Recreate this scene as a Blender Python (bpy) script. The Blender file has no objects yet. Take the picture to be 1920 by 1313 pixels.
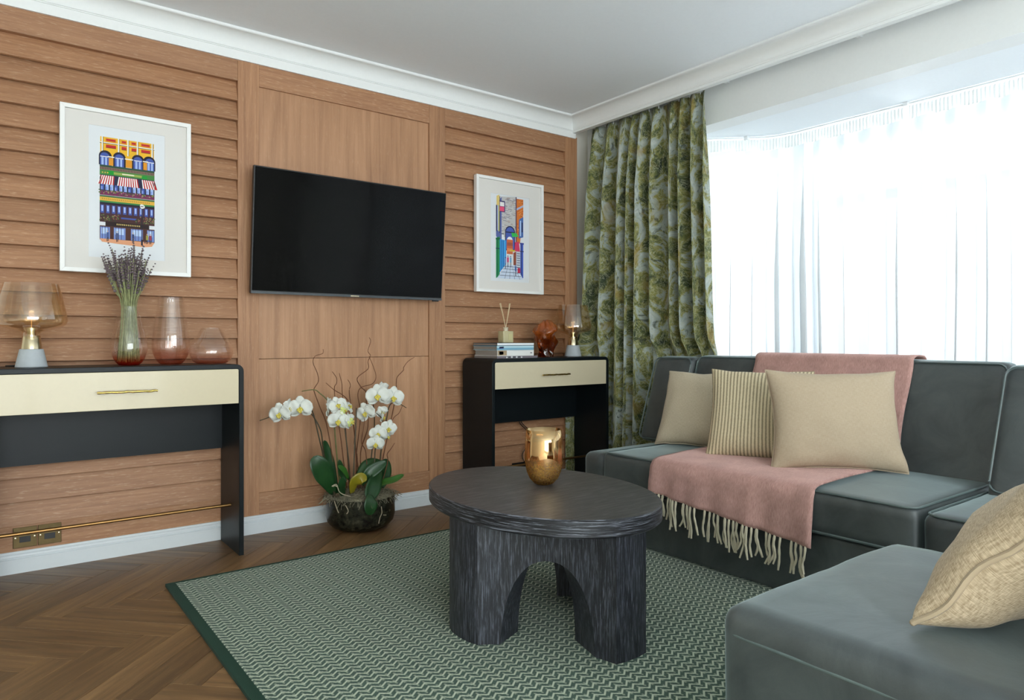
import bpy, bmesh, math, random
from mathutils import Vector, Matrix, noise
random.seed(7)
SC = bpy.context.scene
COL = SC.collection
PI = math.pi

# ------------------------------------------------------------------ camera, world, exposure
FX, CX, CY = 1302.0, 960.0, 636.0            # focal length and principal point in 1920x1313 pixels
CAM_H = 1.0
AX, AY = 0.6046, 0.7965                      # camera heading in the room
cam = bpy.data.cameras.new('camera')
cam.sensor_fit = 'HORIZONTAL'; cam.sensor_width = 36.0
cam.lens = 36.0 * FX / 1920.0
cam.shift_y = -(656.5 - CY) / 1920.0
cam.clip_start = 0.05
camo = bpy.data.objects.new('camera', cam); COL.objects.link(camo)
camo.location = (0, 0, CAM_H)
camo.rotation_euler = (PI/2, 0, math.atan2(-AX, AY))
SC.camera = camo

SKY = 8.8
world = bpy.data.worlds.new('sky'); SC.world = world; world.use_nodes = True
wn = world.node_tree; wn.nodes.clear()
_o = wn.nodes.new('ShaderNodeOutputWorld'); _b = wn.nodes.new('ShaderNodeBackground')
_t = wn.nodes.new('ShaderNodeTexCoord'); _s = wn.nodes.new('ShaderNodeSeparateXYZ'); _r = wn.nodes.new('ShaderNodeValToRGB')
wn.links.new(_t.outputs['Generated'], _s.inputs[0]); wn.links.new(_s.outputs['Z'], _r.inputs[0])
_r.color_ramp.elements[0].position = 0.0; _r.color_ramp.elements[0].color = (0.84, 0.88, 0.92, 1)
_r.color_ramp.elements[1].position = 0.06; _r.color_ramp.elements[1].color = (0.92, 0.965, 1.0, 1)
wn.links.new(_r.outputs[0], _b.inputs[0]); _b.inputs[1].default_value = SKY
wn.links.new(_b.outputs[0], _o.inputs[0])

SC.view_settings.view_transform = 'Standard'; SC.view_settings.look = 'None'
SC.view_settings.gamma = 1.0; SC.view_settings.use_curve_mapping = False
SC.view_settings.exposure = 0.2
SC.cycles.max_bounces = 8; SC.cycles.transparent_max_bounces = 18
SC.cycles.use_adaptive_sampling = True; SC.cycles.adaptive_threshold = 0.03
SC.cycles.diffuse_bounces = 5; SC.cycles.glossy_bounces = 4; SC.cycles.transmission_bounces = 6
SC.cycles.caustics_reflective = False; SC.cycles.caustics_refractive = False
SC.cycles.sample_clamp_indirect = 6.0
SC.cycles.use_denoising = True

def portal(name, loc, rot, sx, sy):
    l = bpy.data.lights.new(name, 'AREA'); l.shape = 'RECTANGLE'; l.size = sx; l.size_y = sy
    l.cycles.is_portal = True
    o = bpy.data.objects.new(name, l); COL.objects.link(o); o.location = loc; o.rotation_euler = rot
    return o
portal('bay_portal', (4.22, 1.15, 1.45), (0, PI/2, 0), 1.75, 2.9)
portal('bay_side_portal', (3.98, 2.80, 1.45), (-PI/2, 0, math.radians(-50)), 0.62, 1.75)
portal('rear_fill_portal', (.4, -2.72, 1.275), (PI/2, 0, 0), 4.0, 2.45)  # samples the sky through the added rear window

# ------------------------------------------------------------------ helpers
def at(x, y, Y):
    """the point of the plane at depth Y in the room that a pixel of the photograph shows"""
    u = (x - CX) / FX
    dx, dy, dz = AX + u*AY, AY - u*AX, -(y - CY)/FX
    t = Y/dy
    return Vector((dx*t, Y, CAM_H + dz*t))

def lin(r, g, b):
    f = lambda c: (c/255/12.92) if c/255 <= .04045 else ((c/255 + .055)/1.055)**2.4
    return (f(r), f(g), f(b), 1.0)

class MB:
    def __init__(s): s.v = []; s.f = []; s.m = []; s.uv = []
    def add(s, vs, fs, mi=0, uvs=None):
        o = len(s.v); s.v += [tuple(v) for v in vs]
        for k, f in enumerate(fs):
            s.f.append([o+i for i in f]); s.m.append(mi)
            s.uv.append([uvs[i] for i in f] if uvs else None)
        return s
    def box(s, x0, x1, y0, y1, z0, z1, mi=0):
        vs = [(x0,y0,z0),(x1,y0,z0),(x1,y1,z0),(x0,y1,z0),(x0,y0,z1),(x1,y0,z1),(x1,y1,z1),(x0,y1,z1)]
        return s.add(vs, [(0,3,2,1),(4,5,6,7),(0,1,5,4),(1,2,6,5),(2,3,7,6),(3,0,4,7)], mi)
    def prism(s, poly, axis, a, b, mi=0):
        """closed 2-D outline swept along an axis: 'x' -> (y,z), 'y' -> (x,z), 'z' -> (x,y)"""
        mk = {'x': lambda p, t: (t, p[0], p[1]), 'y': lambda p, t: (p[0], t, p[1]), 'z': lambda p, t: (p[0], p[1], t)}[axis]
        n = len(poly); vs = [mk(p, a) for p in poly] + [mk(p, b) for p in poly]
        fs = [tuple(range(n)), tuple(range(2*n-1, n-1, -1))] + [(i, n+i, n+(i+1) % n, (i+1) % n) for i in range(n)]
        return s.add(vs, fs, mi)
    def grid(s, P, uv=None, closed_u=False, mi=0):
        """P[i][j] points"""
        n, m = len(P), len(P[0]); vs = [p for r in P for p in r]
        us = [q for r in uv for q in r] if uv else None
        fs = []
        for i in range(n - (0 if closed_u else 1)):
            for j in range(m-1):
                a = i*m+j; b = ((i+1) % n)*m+j
                fs.append((a, b, b+1, a+1))
        return s.add(vs, fs, mi, us)
    def lathe(s, prof, c=(0,0,0), n=32, mi=0, wob=None):
        P = []
        for i in range(n):
            a = 2*PI*i/n; row = []
            for (r, z) in prof:
                k = wob(a, z) if wob else 1.0
                row.append((c[0]+r*k*math.cos(a), c[1]+r*k*math.sin(a), c[2]+z))
            P.append(row)
        return s.grid(P, closed_u=True, mi=mi)
    def tube(s, pts, r, n=6, mi=0, cap=True):
        pts = [Vector(p) for p in pts]; N = len(pts)
        rr = r if isinstance(r, (list, tuple)) else [r]*N
        ref = Vector((0.31, 0.22, 0.93)); P = []
        for i, p in enumerate(pts):
            d = (pts[min(i+1, N-1)] - pts[max(i-1, 0)]).normalized()
            a = d.cross(ref)
            if a.length < .05: a = d.cross(Vector((1, 0, 0)))
            a.normalize(); b = d.cross(a)
            P.append([p + rr[i]*(math.cos(2*PI*k/n)*a + math.sin(2*PI*k/n)*b) for k in range(n)])
        o = len(s.v); s.v += [tuple(q) for row in P for q in row]
        def F(f): s.f.append([o+i for i in f]); s.m.append(mi); s.uv.append(None)
        for i in range(N-1):
            for k in range(n): F((i*n+k, i*n+(k+1) % n, (i+1)*n+(k+1) % n, (i+1)*n+k))
        if cap: F(tuple(range(n-1, -1, -1))); F(tuple((N-1)*n+k for k in range(n)))
        return s
    def ball(s, c, rx, ry, rz, n=8, m=6, mi=0):
        prof = [(math.sin(PI*j/m), -math.cos(PI*j/m)) for j in range(m+1)]
        P = [[(c[0]+rx*r*math.cos(2*PI*i/n), c[1]+ry*r*math.sin(2*PI*i/n), c[2]+rz*z) for r, z in prof] for i in range(n)]
        return s.grid(P, closed_u=True, mi=mi)
    def build(s, name, mat, parent=None, smooth=0, bevel=0, origin=None, solid=0, seg=2, fix=True):
        me = bpy.data.meshes.new(name)
        o = Vector(origin) if origin is not None else (parent.matrix_world.translation if False else None)
        vs = s.v
        if origin is not None: vs = [(x-o.x, y-o.y, z-o.z) for x, y, z in s.v]
        me.from_pydata(vs, [], s.f)
        for m in (mat if isinstance(mat, (list, tuple)) else [mat]): me.materials.append(m)
        me.polygons.foreach_set('material_index', s.m)
        if any(u for u in s.uv):
            L = me.uv_layers.new(name='UVMap'); k = 0
            for p, u in zip(me.polygons, s.uv):
                for li, q in zip(p.loop_indices, u or [(0, 0)]*len(p.loop_indices)): L.data[li].uv = q
        me.update()
        if fix:
            bm = bmesh.new(); bm.from_mesh(me)
            bmesh.ops.remove_doubles(bm, verts=bm.verts, dist=1e-6)
            bmesh.ops.recalc_face_normals(bm, faces=bm.faces); bm.to_mesh(me); bm.free()
        if smooth:
            me.polygons.foreach_set('use_smooth', [True]*len(me.polygons))
            if smooth < 180: me.set_sharp_from_angle(angle=math.radians(smooth))
        ob = bpy.data.objects.new(name, me); COL.objects.link(ob)
        if parent: ob.parent = parent
        elif origin is not None: ob.location = o
        if solid:
            md = ob.modifiers.new('thickness', 'SOLIDIFY'); md.thickness = solid; md.offset = 0
        if bevel:
            md = ob.modifiers.new('bevel', 'BEVEL'); md.width = bevel; md.segments = seg
            md.limit_method = 'ANGLE'; md.angle_limit = math.radians(40)
        return ob

def tag(o, label=None, cat=None, group=None, kind=None):
    if label: o['label'] = label
    if cat: o['category'] = cat
    if group: o['group'] = group
    if kind: o['kind'] = kind
    return o
def thing(name, loc, label, cat, group=None, rz=0):
    o = bpy.data.objects.new(name, None); COL.objects.link(o); o.location = loc; o.rotation_euler = (0, 0, rz)
    o.empty_display_size = 0.05
    return tag(o, label, cat, group)
def struct(o): o['kind'] = 'structure'; return o
def copy_tree(o, parent=None):
    c = o.copy(); COL.objects.link(c); c.parent = parent
    for ch in list(o.children):
        if ch is not c: copy_tree(ch, c)
    return c
def smoothpath(pts, k=6):
    """Catmull-Rom through the points"""
    pts = [Vector(p) for p in pts]; out = []
    for i in range(len(pts)-1):
        p0 = pts[max(i-1, 0)]; p1 = pts[i]; p2 = pts[i+1]; p3 = pts[min(i+2, len(pts)-1)]
        for j in range(k):
            t = j/k
            out.append(0.5*((2*p1) + (p2-p0)*t + (2*p0-5*p1+4*p2-p3)*t*t + (3*p1-p0-3*p2+p3)*t*t*t))
    out.append(pts[-1]); return out
def nz(x, y=0.0, z=0.0): return noise.noise(Vector((x, y, z)))

# ------------------------------------------------------------------ materials
def mat_new(name):
    m = bpy.data.materials.new(name); m.use_nodes = True
    nt = m.node_tree; nt.nodes.clear()
    out = nt.nodes.new('ShaderNodeOutputMaterial')
    return m, nt, out
def N(nt, t, **kw):
    n = nt.nodes.new(t)
    for k, v in kw.items(): setattr(n, k, v)
    return n
def setin(n, **kw):
    for k, v in kw.items(): n.inputs[k.replace('_', ' ')].default_value = v
def principled(nt, out, color, rough=.5, metal=0, spec=.5, sheen=0, coat=0):
    p = N(nt, 'ShaderNodeBsdfPrincipled')
    p.inputs['Base Color'].default_value = color; p.inputs['Roughness'].default_value = rough
    p.inputs['Metallic'].default_value = metal; p.inputs['Specular IOR Level'].default_value = spec
    p.inputs['Sheen Weight'].default_value = sheen; p.inputs['Sheen Roughness'].default_value = .4
    p.inputs['Coat Weight'].default_value = coat; p.inputs['Coat Roughness'].default_value = .06
    nt.links.new(p.outputs[0], out.inputs[0]); return p
def ramp(nt, stops, interp='LINEAR'):
    r = N(nt, 'ShaderNodeValToRGB'); cr = r.color_ramp; cr.interpolation = interp
    while len(cr.elements) < len(stops): cr.elements.new(0.5)
    for e, (p, c) in zip(cr.elements, stops): e.position = p; e.color = c
    return r
def coords(nt, scale=(1, 1, 1), kind='Object', rand=True):
    tc = N(nt, 'ShaderNodeTexCoord'); mp = N(nt, 'ShaderNodeMapping'); mp.inputs['Scale'].default_value = scale
    nt.links.new(tc.outputs[kind], mp.inputs['Vector'])
    if rand:
        oi = N(nt, 'ShaderNodeObjectInfo'); mu = N(nt, 'ShaderNodeMath', operation='MULTIPLY'); mu.inputs[1].default_value = 37.0
        cb = N(nt, 'ShaderNodeCombineXYZ')
        nt.links.new(oi.outputs['Random'], mu.inputs[0])
        for i in range(3): nt.links.new(mu.outputs[0], cb.inputs[i])
        nt.links.new(cb.outputs[0], mp.inputs['Location'])
    return mp
def noise_tex(nt, vec, scale, detail=4, rough=.6, dist=0):
    n = N(nt, 'ShaderNodeTexNoise'); setin(n, Scale=scale, Detail=detail, Roughness=rough, Distortion=dist)
    nt.links.new(vec.outputs[0], n.inputs['Vector']); return n
def bump(nt, src, p, strength=.2, dist=.002):
    b = N(nt, 'ShaderNodeBump'); b.inputs['Strength'].default_value = strength; b.inputs['Distance'].default_value = dist
    nt.links.new(src, b.inputs['Height']); nt.links.new(b.outputs[0], p.inputs['Normal']); return b
def mixc(nt, fac, a, b, mode='MIX'):
    m = N(nt, 'ShaderNodeMix', data_type='RGBA', blend_type=mode)
    for s, i in ((fac, 0), (a, 6), (b, 7)):
        if hasattr(s, 'links'): nt.links.new(s, m.inputs[i])
        else: m.inputs[i].default_value = s
    return m.outputs[2]
def plain(name, c, rough=.5, metal=0, spec=.5, sheen=0, coat=0, grain=0, gscale=60):
    m, nt, out = mat_new(name); p = principled(nt, out, c, rough, metal, spec, sheen, coat)
    n = noise_tex(nt, coords(nt), gscale, 3)
    r = ramp(nt, [(.3, tuple(x*(1-grain) for x in c[:3])+(1,)), (.7, tuple(min(1, x*(1+grain)) for x in c[:3])+(1,))])
    nt.links.new(n.outputs[0], r.inputs[0]); nt.links.new(r.outputs[0], p.inputs['Base Color'])
    return m
def wood(name, stops, axis, rough=.5, fleck=None, along=1.6, across=45, vary=.12, bmp=.25, fl_amt=.5, coat=0, cath=0):
    """grain running along an axis of the object"""
    m, nt, out = mat_new(name); p = principled(nt, out, (.5, .3, .2, 1), rough, coat=coat)
    sc = [across]*3
    if axis == 'r': sc = [along, along, across]
    else: sc['xyz'.index(axis)] = along
    mp = coords(nt, tuple(sc))
    n1 = noise_tex(nt, mp, 1.0, 6, .65, .6)
    r = ramp(nt, stops)
    if cath:
        sc2 = [cath*2.2]*3; sc2['xyz'.index(axis)] = cath*.28
        mp2 = coords(nt, tuple(sc2)); n0 = noise_tex(nt, mp2, 1.0, 2, .5)
        mm = N(nt, 'ShaderNodeMath', operation='MULTIPLY'); mm.inputs[1].default_value = 9.0
        fr = N(nt, 'ShaderNodeMath', operation='PINGPONG'); fr.inputs[1].default_value = 0.5
        nt.links.new(n0.outputs[0], mm.inputs[0]); nt.links.new(mm.outputs[0], fr.inputs[0])
        ad = N(nt, 'ShaderNodeMath', operation='MULTIPLY_ADD'); ad.inputs[1].default_value = .35
        sb = N(nt, 'ShaderNodeMath', operation='SUBTRACT'); sb.inputs[1].default_value = .09
        nt.links.new(fr.outputs[0], ad.inputs[0]); nt.links.new(n1.outputs[0], ad.inputs[2]); nt.links.new(ad.outputs[0], sb.inputs[0])
        nt.links.new(sb.outputs[0], r.inputs[0])
    else: nt.links.new(n1.outputs[0], r.inputs[0])
    col = r.outputs[0]
    sc3 = [170]*3
    if axis == 'r': sc3 = [22, 22, 170]
    else: sc3['xyz'.index(axis)] = 22
    n3 = noise_tex(nt, coords(nt, tuple(sc3)), 1.0, 3, .6)
    if fleck:
        fr_ = ramp(nt, [(.56, (0, 0, 0, 1)), (.74, (fl_amt,)*3+(1,))])
        nt.links.new(n3.outputs[0], fr_.inputs[0]); col = mixc(nt, fr_.outputs[0], col, fleck)
    oi = N(nt, 'ShaderNodeObjectInfo'); mr = N(nt, 'ShaderNodeMapRange')
    mr.inputs[3].default_value = 1-vary; mr.inputs[4].default_value = 1+vary
    nt.links.new(oi.outputs['Random'], mr.inputs[0])
    hs = N(nt, 'ShaderNodeHueSaturation'); nt.links.new(mr.outputs[0], hs.inputs['Value']); nt.links.new(col, hs.inputs['Color'])
    nt.links.new(hs.outputs[0], p.inputs['Base Color'])
    bump(nt, n3.outputs[0], p, bmp, .0012)
    return m
def glass(name, tint, refl=.10, rough=.0, edge=None, dens=.0):
    """thin blown glass: tinted see-through wall with a Fresnel reflection"""
    m, nt, out = mat_new(name)
    tr = N(nt, 'ShaderNodeBsdfTransparent'); gl = N(nt, 'ShaderNodeBsdfGlossy'); gl.inputs['Roughness'].default_value = rough
    lw = N(nt, 'ShaderNodeLayerWeight'); lw.inputs['Blend'].default_value = .5
    pw = N(nt, 'ShaderNodeMath', operation='POWER'); pw.inputs[1].default_value = 4.0; nt.links.new(lw.outputs['Facing'], pw.inputs[0])
    mr = N(nt, 'ShaderNodeMath', operation='MULTIPLY_ADD'); mr.inputs[1].default_value = .55; mr.inputs[2].default_value = refl+.02; mr.use_clamp = True
    nt.links.new(pw.outputs[0], mr.inputs[0])
    gl.inputs['Color'].default_value = (1, 1, 1, 1)
    if edge:      # thicker glass towards the foot, by height along the object
        tc = N(nt, 'ShaderNodeTexCoord'); sp = N(nt, 'ShaderNodeSeparateXYZ'); nt.links.new(tc.outputs['Generated'], sp.inputs[0])
        r = ramp(nt, edge); nt.links.new(sp.outputs['Z'], r.inputs[0]); nt.links.new(r.outputs[0], tr.inputs['Color'])
    else: tr.inputs['Color'].default_value = tint
    mx = N(nt, 'ShaderNodeMixShader'); nt.links.new(mr.outputs[0], mx.inputs[0])
    nt.links.new(tr.outputs[0], mx.inputs[1]); nt.links.new(gl.outputs[0], mx.inputs[2]); nt.links.new(mx.outputs[0], out.inputs[0])
    return m
def fabric(name, c1, c2, scale=400, rough=.9, sheen=.3, blot=0, bmp=.25, kind='Object'):
    m, nt, out = mat_new(name); p = principled(nt, out, c1, rough, spec=.2, sheen=sheen)
    n = noise_tex(nt, coords(nt, kind=kind, rand=False), scale, 2, .6)
    col = mixc(nt, n.outputs[0], c1, c2)
    if blot:
        n2 = noise_tex(nt, coords(nt, kind='Object'), 7, 4, .6)
        r = ramp(nt, [(.35, (1-blot,)*3+(1,)), (.68, (1+blot,)*3+(1,))]); nt.links.new(n2.outputs[0], r.inputs[0])
        col = mixc(nt, 1.0, col, r.outputs[0], 'MULTIPLY')
    nt.links.new(col, p.inputs['Base Color']); bump(nt, n.outputs[0], p, bmp, .001)
    return m

M = {}
OAK = [(.25, lin(132, 90, 62)), (.45, lin(158, 114, 81)), (.6, lin(174, 129, 94)), (.8, lin(190, 147, 111))]
OAKX = [(.2, lin(138, 96, 67)), (.45, lin(157, 113, 81)), (.6, lin(168, 124, 90)), (.85, lin(182, 140, 105))]
M['oak_x'] = wood('oak_grain_across', OAKX, 'x', .55, lin(208, 176, 144), along=3.5, across=85, fl_amt=.5, vary=.07)
M['oak_z'] = wood('oak_grain_upright', OAK, 'z', .55, lin(205, 170, 135), fl_amt=.25, vary=.05)
M['oak_panel'] = wood('oak_veneer_panel', [(.2, lin(146, 104, 74)), (.45, lin(170, 126, 92)), (.65, lin(183, 138, 103)), (.85, lin(194, 150, 114))],
                      'z', .5, lin(205, 172, 140), along=.9, across=26, fl_amt=.25, vary=.02, cath=1.5)
M['plank'] = wood('oak_floor_plank', [(.2, lin(86, 62, 40)), (.5, lin(114, 85, 55)), (.8, lin(140, 107, 71))], 'x', .42, lin(170, 140, 100),
                  along=2.2, across=34, fl_amt=.2, vary=.22, bmp=.12, cath=2)
M['subfloor'] = plain('dark_joint', lin(70, 48, 30), .7, grain=.1)
M['black_oak_top'] = wood('charred_oak_flat', [(.3, lin(38, 38, 39)), (.5, lin(60, 58, 58)), (.75, lin(98, 95, 95))], 'x', .42, lin(116, 116, 118), along=8, across=75, fl_amt=.4, vary=0, bmp=.35)
M['black_oak_rim'] = wood('charred_oak_rim', [(.42, lin(13, 14, 18)), (.53, lin(28, 29, 35)), (.63, lin(120, 124, 134))], 'r', .5, lin(130, 132, 140), along=9, across=320, fl_amt=.0, vary=0, bmp=.9)
M['black_oak_leg'] = wood('charred_oak_leg', [(.36, lin(13, 15, 20)), (.52, lin(28, 30, 37)), (.68, lin(92, 96, 108))], 'z', .5, lin(112, 115, 124), along=12, across=300, fl_amt=.4, vary=0, bmp=.8, cath=0)
M['white'] = plain('white_paint', lin(234, 236, 235), .55, grain=.01)
M['ceil'] = plain('ceiling_paint', lin(240, 245, 249), .8, grain=.01)
M['cream_wall'] = plain('cream_wall_paint', lin(230, 226, 214), .75, grain=.015)
M['gloss_white'] = plain('white_eggshell', lin(212, 218, 220), .35, grain=.01)
M['upvc'] = plain('white_window_frame', lin(235, 238, 240), .4, grain=.01)
M['lacquer'] = plain('black_lacquer', lin(14, 21, 24), .42, spec=.25, grain=.06, gscale=200)
M['cream_lacquer'] = plain('cream_gloss_lacquer', lin(206, 194, 165), .25, spec=.3, coat=.15, grain=.01)
M['brass'] = plain('brushed_brass', lin(158, 120, 74), .38, 1, grain=.08)
M['gold_handle'] = plain('polished_brass', lin(205, 172, 96), .16, 1, grain=.1, gscale=90)
M['bronze'] = plain('antique_brass_plate', lin(96, 82, 56), .4, 1, grain=.08)
M['black_plastic'] = plain('black_plastic', lin(14, 14, 16), .4, grain=.05)
M['screen'] = plain('tv_screen', lin(4, 4, 5), .12, spec=.12, grain=.02)
M['grey_plastic'] = plain('grey_plastic', lin(70, 74, 78), .3, grain=.05)
M['frame_white'] = plain('white_picture_frame', lin(236, 235, 232), .45, grain=.01)
M['mat'] = plain('picture_mount_board', lin(226, 220, 214), .9, grain=.01)
M['paper'] = plain('print_paper', lin(226, 227, 230), .85, grain=.01)
M['clear'] = glass('museum_glass', (.99, .995, .995, 1), -.02)
M['pane'] = glass('window_pane', (.97, .985, .98, 1), .0)
M['amber_thin'] = glass('smoked_amber_glass', (.965, .915, .83, 1), .07)
M['pink1'] = glass('rose_glass', (1, 1, 1, 1), .03, edge=[(0, (.80, .22, .10, 1)), (.06, (.93, .55, .44, 1)), (.18, (.98, .93, .91, 1)), (.35, (.995, .985, .98, 1)), (1, (.995, .992, .99, 1))])
M['pink2'] = glass('pale_rose_glass', (1, 1, 1, 1), .03, edge=[(0, (.84, .58, .50, 1)), (.08, (.94, .80, .75, 1)), (.25, (.975, .93, .91, 1)), (.5, (.99, .98, .975, 1)), (1, (.995, .992, .99, 1))])
M['concrete'] = plain('pale_grey_concrete', lin(172, 178, 182), .8, grain=.03)
M['champagne'] = plain('champagne_metal', lin(206, 192, 160), .2, 1, grain=.03)
M['curtain_lining'] = plain('curtain_lining', lin(190, 190, 175), .9, grain=.03)

# ------------------------------------------------------------------ room shell
W = 3.651            # face of the panelled wall
ZC = 2.55
XR = 3.50            # inner face of the window wall
fl = struct(MB().box(-1.8, 4.4, -2.8, 3.9, -.12, -.014).build('floor', M['subfloor']))
struct(MB().box(-1.8, XR+.02, -2.8, 3.9, ZC, ZC+.1).build('ceiling', M['ceil']))
wb = struct(MB().box(-1.8, 3.75, W+.058, W+.2, 0, ZC).build('wall_back', M['cream_wall']))
struct(MB().box(-1.8, -1.68, -2.8, W+.05, 0, ZC).build('wall_left', M['cream_wall']))
RW = MB()                                            # wall behind the camera, opened for the added fill window
RW.box(-1.8, -1.6, -2.72, -2.6, 0, ZC).box(2.4, 4.2, -2.72, -2.6, 0, ZC).box(-1.6, 2.4, -2.72, -2.6, 0, .05).box(-1.6, 2.4, -2.72, -2.6, 2.5, ZC)
struct(RW.build('wall_front', M['cream_wall']))
BY0, BY1 = -.35, 2.85                                # bay opening in the window wall
RWm = MB()
RWm.box(XR, 3.64, BY1, W+.05, 0, ZC).box(XR, 3.64, -2.7, BY0, 0, ZC).box(XR, 3.64, BY0, BY1, 2.30, ZC)
struct(RWm.build('wall_right', M['white']))
# the bay: floor to sill wall, angled sides and soffit
bay = [(3.60, 2.93), (3.72, 2.98), (4.18, 2.50), (4.18, 0.0), (3.72, -.48), (3.60, -.43)]
bm_ = MB()
def wallseg(mb, p, q, z0, z1, th=.1):
    d = Vector((q[0]-p[0], q[1]-p[1])).normalized(); n = Vector((-d.y, d.x))*th
    pts = [(p[0], p[1]), (q[0], q[1]), (q[0]+n.x, q[1]+n.y), (p[0]+n.x, p[1]+n.y)]
    mb.prism(pts, 'z', z0, z1)
for a, b in ((bay[2], bay[1]), (bay[3], bay[2]), (bay[4], bay[3])):
    wallseg(bm_, a, b, 0, .55, -.1)
    wallseg(bm_, a, b, 2.24, 2.45, -.1)
wallseg(bm_, bay[1], bay[0], 0, 2.45, -.1); wallseg(bm_, bay[5], bay[4], 0, 2.45, -.1)
struct(bm_.build('wall_bay', M['white']))
struct(MB().prism([(3.64, 3.08), (3.72, 3.1), (4.32, 2.55), (4.32, -.05), (3.72, -.6), (3.64, -.58)], 'z', 2.30, 2.36).build('ceiling_bay', M['ceil']))
# windows of the bay
def window(name, p, q, z0, z1, nlights, rail=None):
    root = thing(name, (p[0], p[1], z0), None, None); struct(root)
    d = Vector((q[0]-p[0], q[1]-p[1], 0)); L = d.length; d.normalize(); n = Vector((-d.y, d.x, 0))
    def bar(s0, s1, a, b, t0=-.035, t1=.035):
        pts = [d*s0 + n*t0, d*s1 + n*t0, d*s1 + n*t1, d*s0 + n*t1]
        return MB().prism([(v.x, v.y) for v in pts], 'z', a-z0, b-z0)
    for (a, b) in ((z0, z0+.06), (z1-.06, z1)): bar(0, L, a, b).build('window_rail', M['upvc'], root)
    for k in range(nlights+1):
        s = min(max(L*k/nlights, .035), L-.035)
        bar(s-.035, s+.035, z0+.06, z1-.06).build('window_post', M['upvc'], root)
    if rail: bar(.035, L-.035, rail, rail+.05, -.025, .025).build('transom_rail', M['upvc'], root)
    for k in range(nlights):
        s0, s1 = L*k/nlights+.035, L*(k+1)/nlights-.035
        bar(s0, s1, z0+.06, z1-.06, -.004, .004).build('pane', M['pane'], root)
    return root
window('window_1', bay[3], bay[2], .55, 2.24, 3, 1.82)
window('window_2', bay[2], bay[1], .55, 2.24, 1, 1.82)
window('window_3', bay[4], bay[3], .55, 2.24, 1, 1.82)
window('rear_fill_window', (-1.6, -2.66), (2.4, -2.66), .05, 2.5, 4)  # unseen window added behind the camera, widened to brighten the room

# panelling of the back wall: stiles, rails, slats, panels, each a part of the wall
def wpart(name, x0, x1, y0, y1, z0, z1, m, bev=.002):
    return MB().box(x0, x1, y0, y1, z0, z1).build(name, m, wb, bevel=bev)
for (x0, x1) in ((-.073, .038), (1.023, 1.13), (2.143, 2.256), (3.241, 3.352)):
    wpart('stile', x0, x1, W, W+.058, 0, 2.43, M['oak_z'])
LOUV = ((.038, 1.023), (2.256, 3.241))
ztop = 2.3137; pitch = .1007
for (x0, x1) in LOUV:
    wpart('rail', x0, x1, W+.001, W+.058, ztop, 2.43, M['oak_x'])
    wpart('rail', x0, x1, W+.001, W+.058, 0, ztop-21*pitch, M['oak_x'])
    src = None
    for k in range(21):
        z0 = ztop-(k+1)*pitch
        if src is None:
            src = MB().prism([(W-.001, 0), (W+.014, -.003), (W+.048, pitch+.014), (W+.034, pitch+.014)], 'x', x0, x1).build('slat', M['oak_x'], wb, bevel=.0015)
            s = src
        else:
            s = src.copy(); COL.objects.link(s); s.parent = wb
        s.location = (0, 0, z0)
wpart('rail', 1.13, 2.143, W+.001, W+.058, 2.307, 2.43, M['oak_x'])
wpart('rail', 1.13, 2.143, W+.001, W+.058, 0, .203, M['oak_x'])
wpart('panel', 1.13, 2.143, W+.010, W+.058, .8975, 2.307, M['oak_panel'])
wpart('panel', 1.13, 2.143, W+.010, W+.058, .203, .8955, M['oak_panel'])

# baseboard, cornice and curtain pelmet
bp = [(W, 0), (W-.018, 0), (W-.018, .060), (W-.0115, .063), (W-.0115, .066), (W-.0145, .070), (W-.0135, .077), (W-.007, .083), (W-.0065, .091), (W, .091)]
struct(MB().prism(bp, 'x', -1.68, XR).build('baseboard_back', M['gloss_white'], smooth=30))
cp = [(W+.05, 2.418), (W-.010, 2.418), (W-.010, 2.463), (W-.014, 2.4645), (W-.014, 2.468)]
for k in range(9):
    a = PI/2*k/8
    cp.append((W-.085+.071*math.cos(a), 2.472+.066*math.sin(a)) if False else (W-.018-.064*(1-math.cos(a)), 2.470+.066*math.sin(a)))
cp += [(W-.088, 2.536), (W-.092, 2.540), (W-.092, ZC), (W+.05, ZC)]
struct(MB().prism(cp, 'x', -1.68, 3.33).build('trim_1', M['white'], smooth=40))
pp = [(3.335, 2.452), (3.300, 2.452), (3.300, 2.466), (3.297, 2.468), (3.297, 2.474)]
for k in range(9):
    a = PI/2*k/8
    pp.append((3.295-.067*(1-math.cos(a)), 2.476+.060*math.sin(a)))
pp += [(3.222, 2.536), (3.216, 2.540), (3.216, ZC), (3.335, ZC)]
struct(MB().prism(pp, 'y', -2.6, W-.004).build('trim_2', M['white'], smooth=40))
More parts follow.
